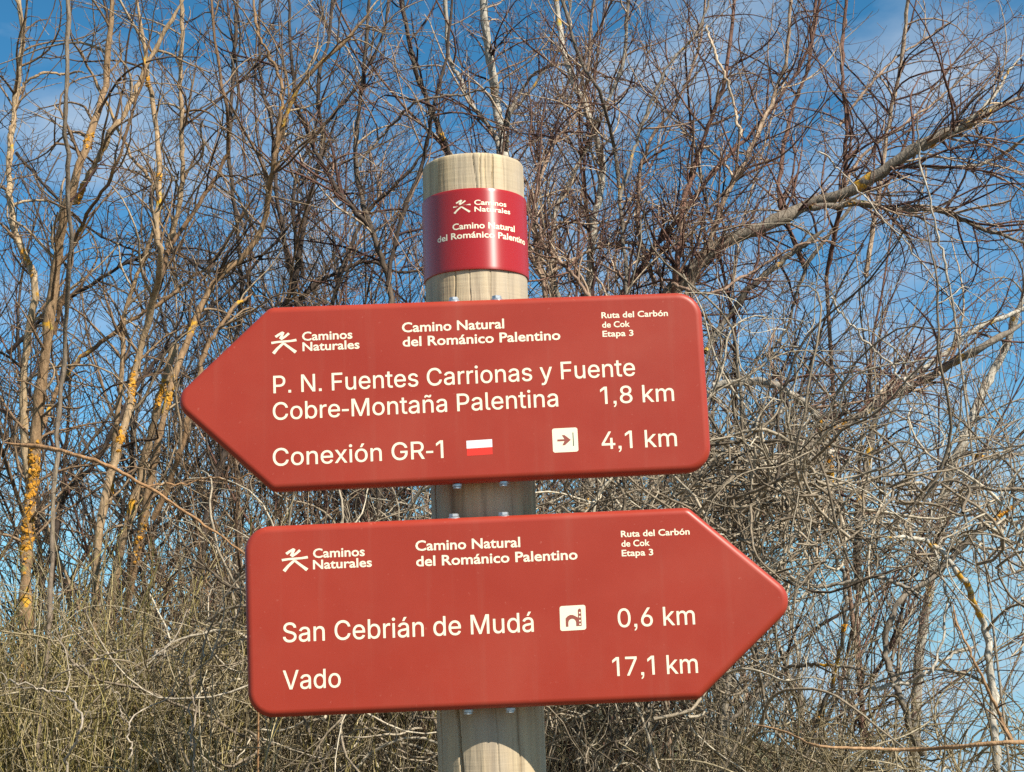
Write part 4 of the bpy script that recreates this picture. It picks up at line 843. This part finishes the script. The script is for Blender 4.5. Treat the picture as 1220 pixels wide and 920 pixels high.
tree('orange_cane', 'smooth orange-brown cane forking along the bottom right corner', 'branch', [
    ([(1225, 884), (1206, 885), (1150, 889), (1080, 893), (1030, 891), (985, 887), (940, 868), (900, 858)], 2.1, (7, 3), dict(m=.6, wob=.0015)),
    ([(1206, 885), (1190, 858), (1170, 815), (1150, 770), (1135, 720)], 2.15, (6, 3), dict(m=.6, wob=.002)),
    ], M_CANE, M_TANTWIG, d1=4, d2=6, d3=0, L1=(.05, .2))

t = tree('grey_limbed_shrub', 'grey crooked shrub filling the space right of the lower arrow tip, sky gaps below', 'shrub', [
    ([(1190, 910), (1188, 800), (1180, 740), (1160, 690), (1130, 650), (1080, 640)], 2.9, (13, 6), dict(m=.9)),
    ([(1100, 900), (1070, 840), (1050, 780), (1060, 720), (1110, 690), (1160, 640), (1225, 600)], 3.0, (11, 7), dict(m=.4)),
    ([(960, 900), (985, 820), (1000, 740), (990, 660), (960, 620)], 3.0, (8, 5), dict(m=.35)),
    ([(900, 640), (940, 680), (990, 690), (1050, 680), (1110, 700)], 2.8, (7, 5), dict(m=.7)),
    ([(1040, 820), (1090, 815), (1130, 790), (1180, 770)], 2.9, (7, 4), dict(m=.9)),
    ([(870, 860), (930, 800), (980, 790), (1040, 800)], 3.0, (7, 4), dict(m=.4)),
    ([(1110, 800), (1125, 720), (1112, 640), (1108, 600)], 2.7, (4, 3), dict(m=.9)),
    ], M_GREY, M_TWIG, d1=9, d2=10, d3=8, L1=(.08, .35), up=0, wig=.22, m=.55, s=.25, bend=-.01)
clumps(t, LIMBS, [(1195, 617, 14, 40), (985, 745, 6, 8), (960, 850, 10, 12)], .006)

# --- the far thicket: one mass of twigs behind everything, thinning out upwards
def thicket(name, label, n, x, Y, h, mat, m, dens, fan=.35, lo=0.0):
    w = Wood()
    px = rng.uniform(*x, n); yy = rng.uniform(*Y, n)
    b = np.array([tuple(at(a, 700, y)) for a, y in zip(px, yy)]); b[:, 2] = [ground_z(q[0], q[1]) + lo for q in b]
    D = np.stack([rng.normal(0, fan, n), rng.normal(0, fan * .6, n), np.ones(n)], 1)
    P, Rd = grow(b, D, rng.uniform(*h, n), rng.uniform(.005, .010, n), n=26, wig=.035, jit=.07, bend=(0, 0, .02), tip=.3)
    w.add(P, Rd, tints(n, m, .2), 6)
    a = sprout(P, Rd, dens[0], (.2, .75), t=(.3, 1), rmax=.0042, rmin=.0014, up=.3, n=10, wig=.08, jit=.07, bend=(0, 0, .03), tip=.35); w.add(*a, tints(len(a[0]), m, .28), 4)
    c = sprout(*a, dens[1], (.06, .25), rmax=.002, rmin=.001, up=.15, n=6, wig=.1, jit=.08, tip=.45); w.add(*c, tints(len(c[0]), m, .28), 3)
    if dens[2]:
        d = sprout(*c, dens[2], (.02, .06), ang=(40, 85), rmax=.0013, rmin=.0009, n=4, jit=.1, tip=.6); w.add(*d, tints(len(d[0]), m, .28), 3)
    o = w.build(name, mat); tag(o, label, 'thicket', kind='stuff'); return o
thicket('far_thicket', 'far thicket of bare twigs closing the view behind the trees', 78, (-60, 880), (4.2, 6.0), (1.2, 2.2), M_DARK, .55, (12, 11, 6))
thicket('far_red_thicket', 'reddish thicket of bare twigs behind the post and the right-hand trees', 50, (340, 905), (3.6, 4.8), (1.9, 3.1), M_RED, .5, (12, 12, 12))
thicket('left_thicket', 'thicket of dark and tan twigs filling the left side behind the lichen stems', 58, (-60, 420), (3.3, 4.6), (1.4, 2.6), M_TANTWIG, .4, (14, 13, 8), .5)
thicket('right_thicket', 'thicket of grey brown twigs filling the right side below the arching limbs', 34, (790, 915), (3.3, 4.4), (1.3, 2.2), M_TWIG, .45, (14, 13, 8), .5)

# --- low tangle: grey criss-cross twigs below and beside the signs
def tangle(name, label, n, x, zr, Y, mat, m, L=(.2, .7), r=(.0010, .0026), dens=(9, 8), bend=-.02, wig=.16, dirz=.4, gap=None):
    w = Wood()
    px = rng.uniform(*x, n); yy = rng.uniform(*Y, n)
    b = np.array([tuple(at(a, 700, y)) for a, y in zip(px, yy)])
    b[:, 2] = rng.uniform(*zr, n) if not callable(zr) else zr(px, n)
    D = rng.normal(size=(n, 3)); D[:, 2] = D[:, 2] * .6 + dirz
    P, Rd = grow(b, D, rng.uniform(*L, n), rng.uniform(*r, n), n=16, wig=wig, jit=.06, bend=(0, 0, bend), tip=.4)
    if gap:                                                     # leave the bush open where the sky shows through
        px_, z_ = P[..., 0] / P[..., 1], (P[..., 2] - CAM.z) / P[..., 1]
        k = ~((((px_ - gap[0]) / gap[2]) ** 2 + ((z_ - gap[1]) / gap[3]) ** 2 < 1).mean(1) > .3); P, Rd = P[k], Rd[k]; n = len(P)
    w.add(P, Rd, tints(n, m, .27), 4)
    if dens[0]:
        a = sprout(P, Rd, dens[0], (.05, .25), rmax=.0016, rmin=.0008, n=8, wig=wig, jit=.07, tip=.5); w.add(*a, tints(len(a[0]), m, .27), 3)
    o = w.build(name, mat); tag(o, label, 'undergrowth', kind='stuff'); return o
def low_right(px, n):
    top = np.interp(px, [300, 640, 860, 980, 1220], [1.72, 1.84, 1.98, 1.92, 1.84]); return top - np.abs(rng.normal(0, 1, n)) * np.interp(px, [860, 910], [.34, .10])
tangle('grey_tangle', 'grey tangle of criss-cross twigs behind the lower sign and right of it', 1300, (280, 985), low_right, (2.4, 3.6), M_TWIG, .5, L=(.15, .6), r=(.0014, .0036), dens=(9, 0), wig=.27, gap=(.245, -.005, .085, .034))
tangle('far_right_tangle', 'looser grey tangle at the lower right with sky showing through', 190, (980, 1240), low_right, (2.4, 3.7), M_TWIG, .5, L=(.15, .6), r=(.0014, .0034), dens=(9, 0), wig=.27, gap=(.245, -.005, .085, .034))
tangle('low_corner_tangle', 'low straw coloured tangle along the bottom right edge under the orange cane', 420, (860, 1240), lambda p, n: 1.36 - np.abs(rng.normal(0, .12, n)), (2.5, 3.6), M_DRY, .5, L=(.12, .4), r=(.0011, .0026), dens=(10, 0), wig=.22)
tangle('left_tangle', 'pale dead twigs criss-crossing in the broom at the lower left', 560, (-20, 330), lambda p, n: 1.66 - np.abs(rng.normal(0, .24, n)), (2.4, 3.2), M_DRY, .5, L=(.12, .4), r=(.0009, .0018))

def broom(name, label, n, x, Y, h, m, mat=None):
    mat = mat or (M_BROOM if m < .6 else M_DRY)
    w = Wood(); px = rng.uniform(*x, n); yy = rng.uniform(*Y, n)
    b = np.array([tuple(at(a, 900, y)) for a, y in zip(px, yy)]); b[:, 2] = [ground_z(q[0], q[1]) for q in b]
    D = np.stack([rng.normal(0, .2, n), rng.normal(0, .2, n), np.ones(n)], 1)
    P, Rd = grow(b, D, rng.uniform(*h, n), rng.uniform(.0035, .006, n), n=14, wig=.05, jit=.05, bend=(0, 0, .03), tip=.4)
    w.add(P, Rd, tints(n, m, .2), 4)
    a = sprout(P, Rd, 16, (.25, .6), ang=(12, 40), t=(.4, 1), rmax=.0028, rmin=.0014, up=.5, n=8, wig=.07, jit=.05, bend=(0, 0, .06), tip=.5); w.add(*a, tints(len(a[0]), m, .28), 3)
    c = sprout(*a, 22, (.08, .28), ang=(12, 40), rmax=.0019, rmin=.0011, up=.3, n=5, wig=.07, jit=.05, bend=(0, 0, .04), tip=.6); w.add(*c, tints(len(c[0]), m, .28), 3)
    o = w.build(name, mat); tag(o, label, 'broom', kind='stuff'); return o
broom('green_broom', 'olive green broom stems growing thickly at the lower left', 190, (-60, 190), (2.45, 3.5), (1.05, 1.5), .45)
broom('tan_broom', 'drier tan broom stems between the green broom and the lower sign', 160, (130, 350), (2.6, 3.6), (1.0, 1.42), .78)
broom('dry_broom', 'drier broom stems under and behind the lower sign', 110, (300, 840), (2.8, 3.8), (.9, 1.3), .6)
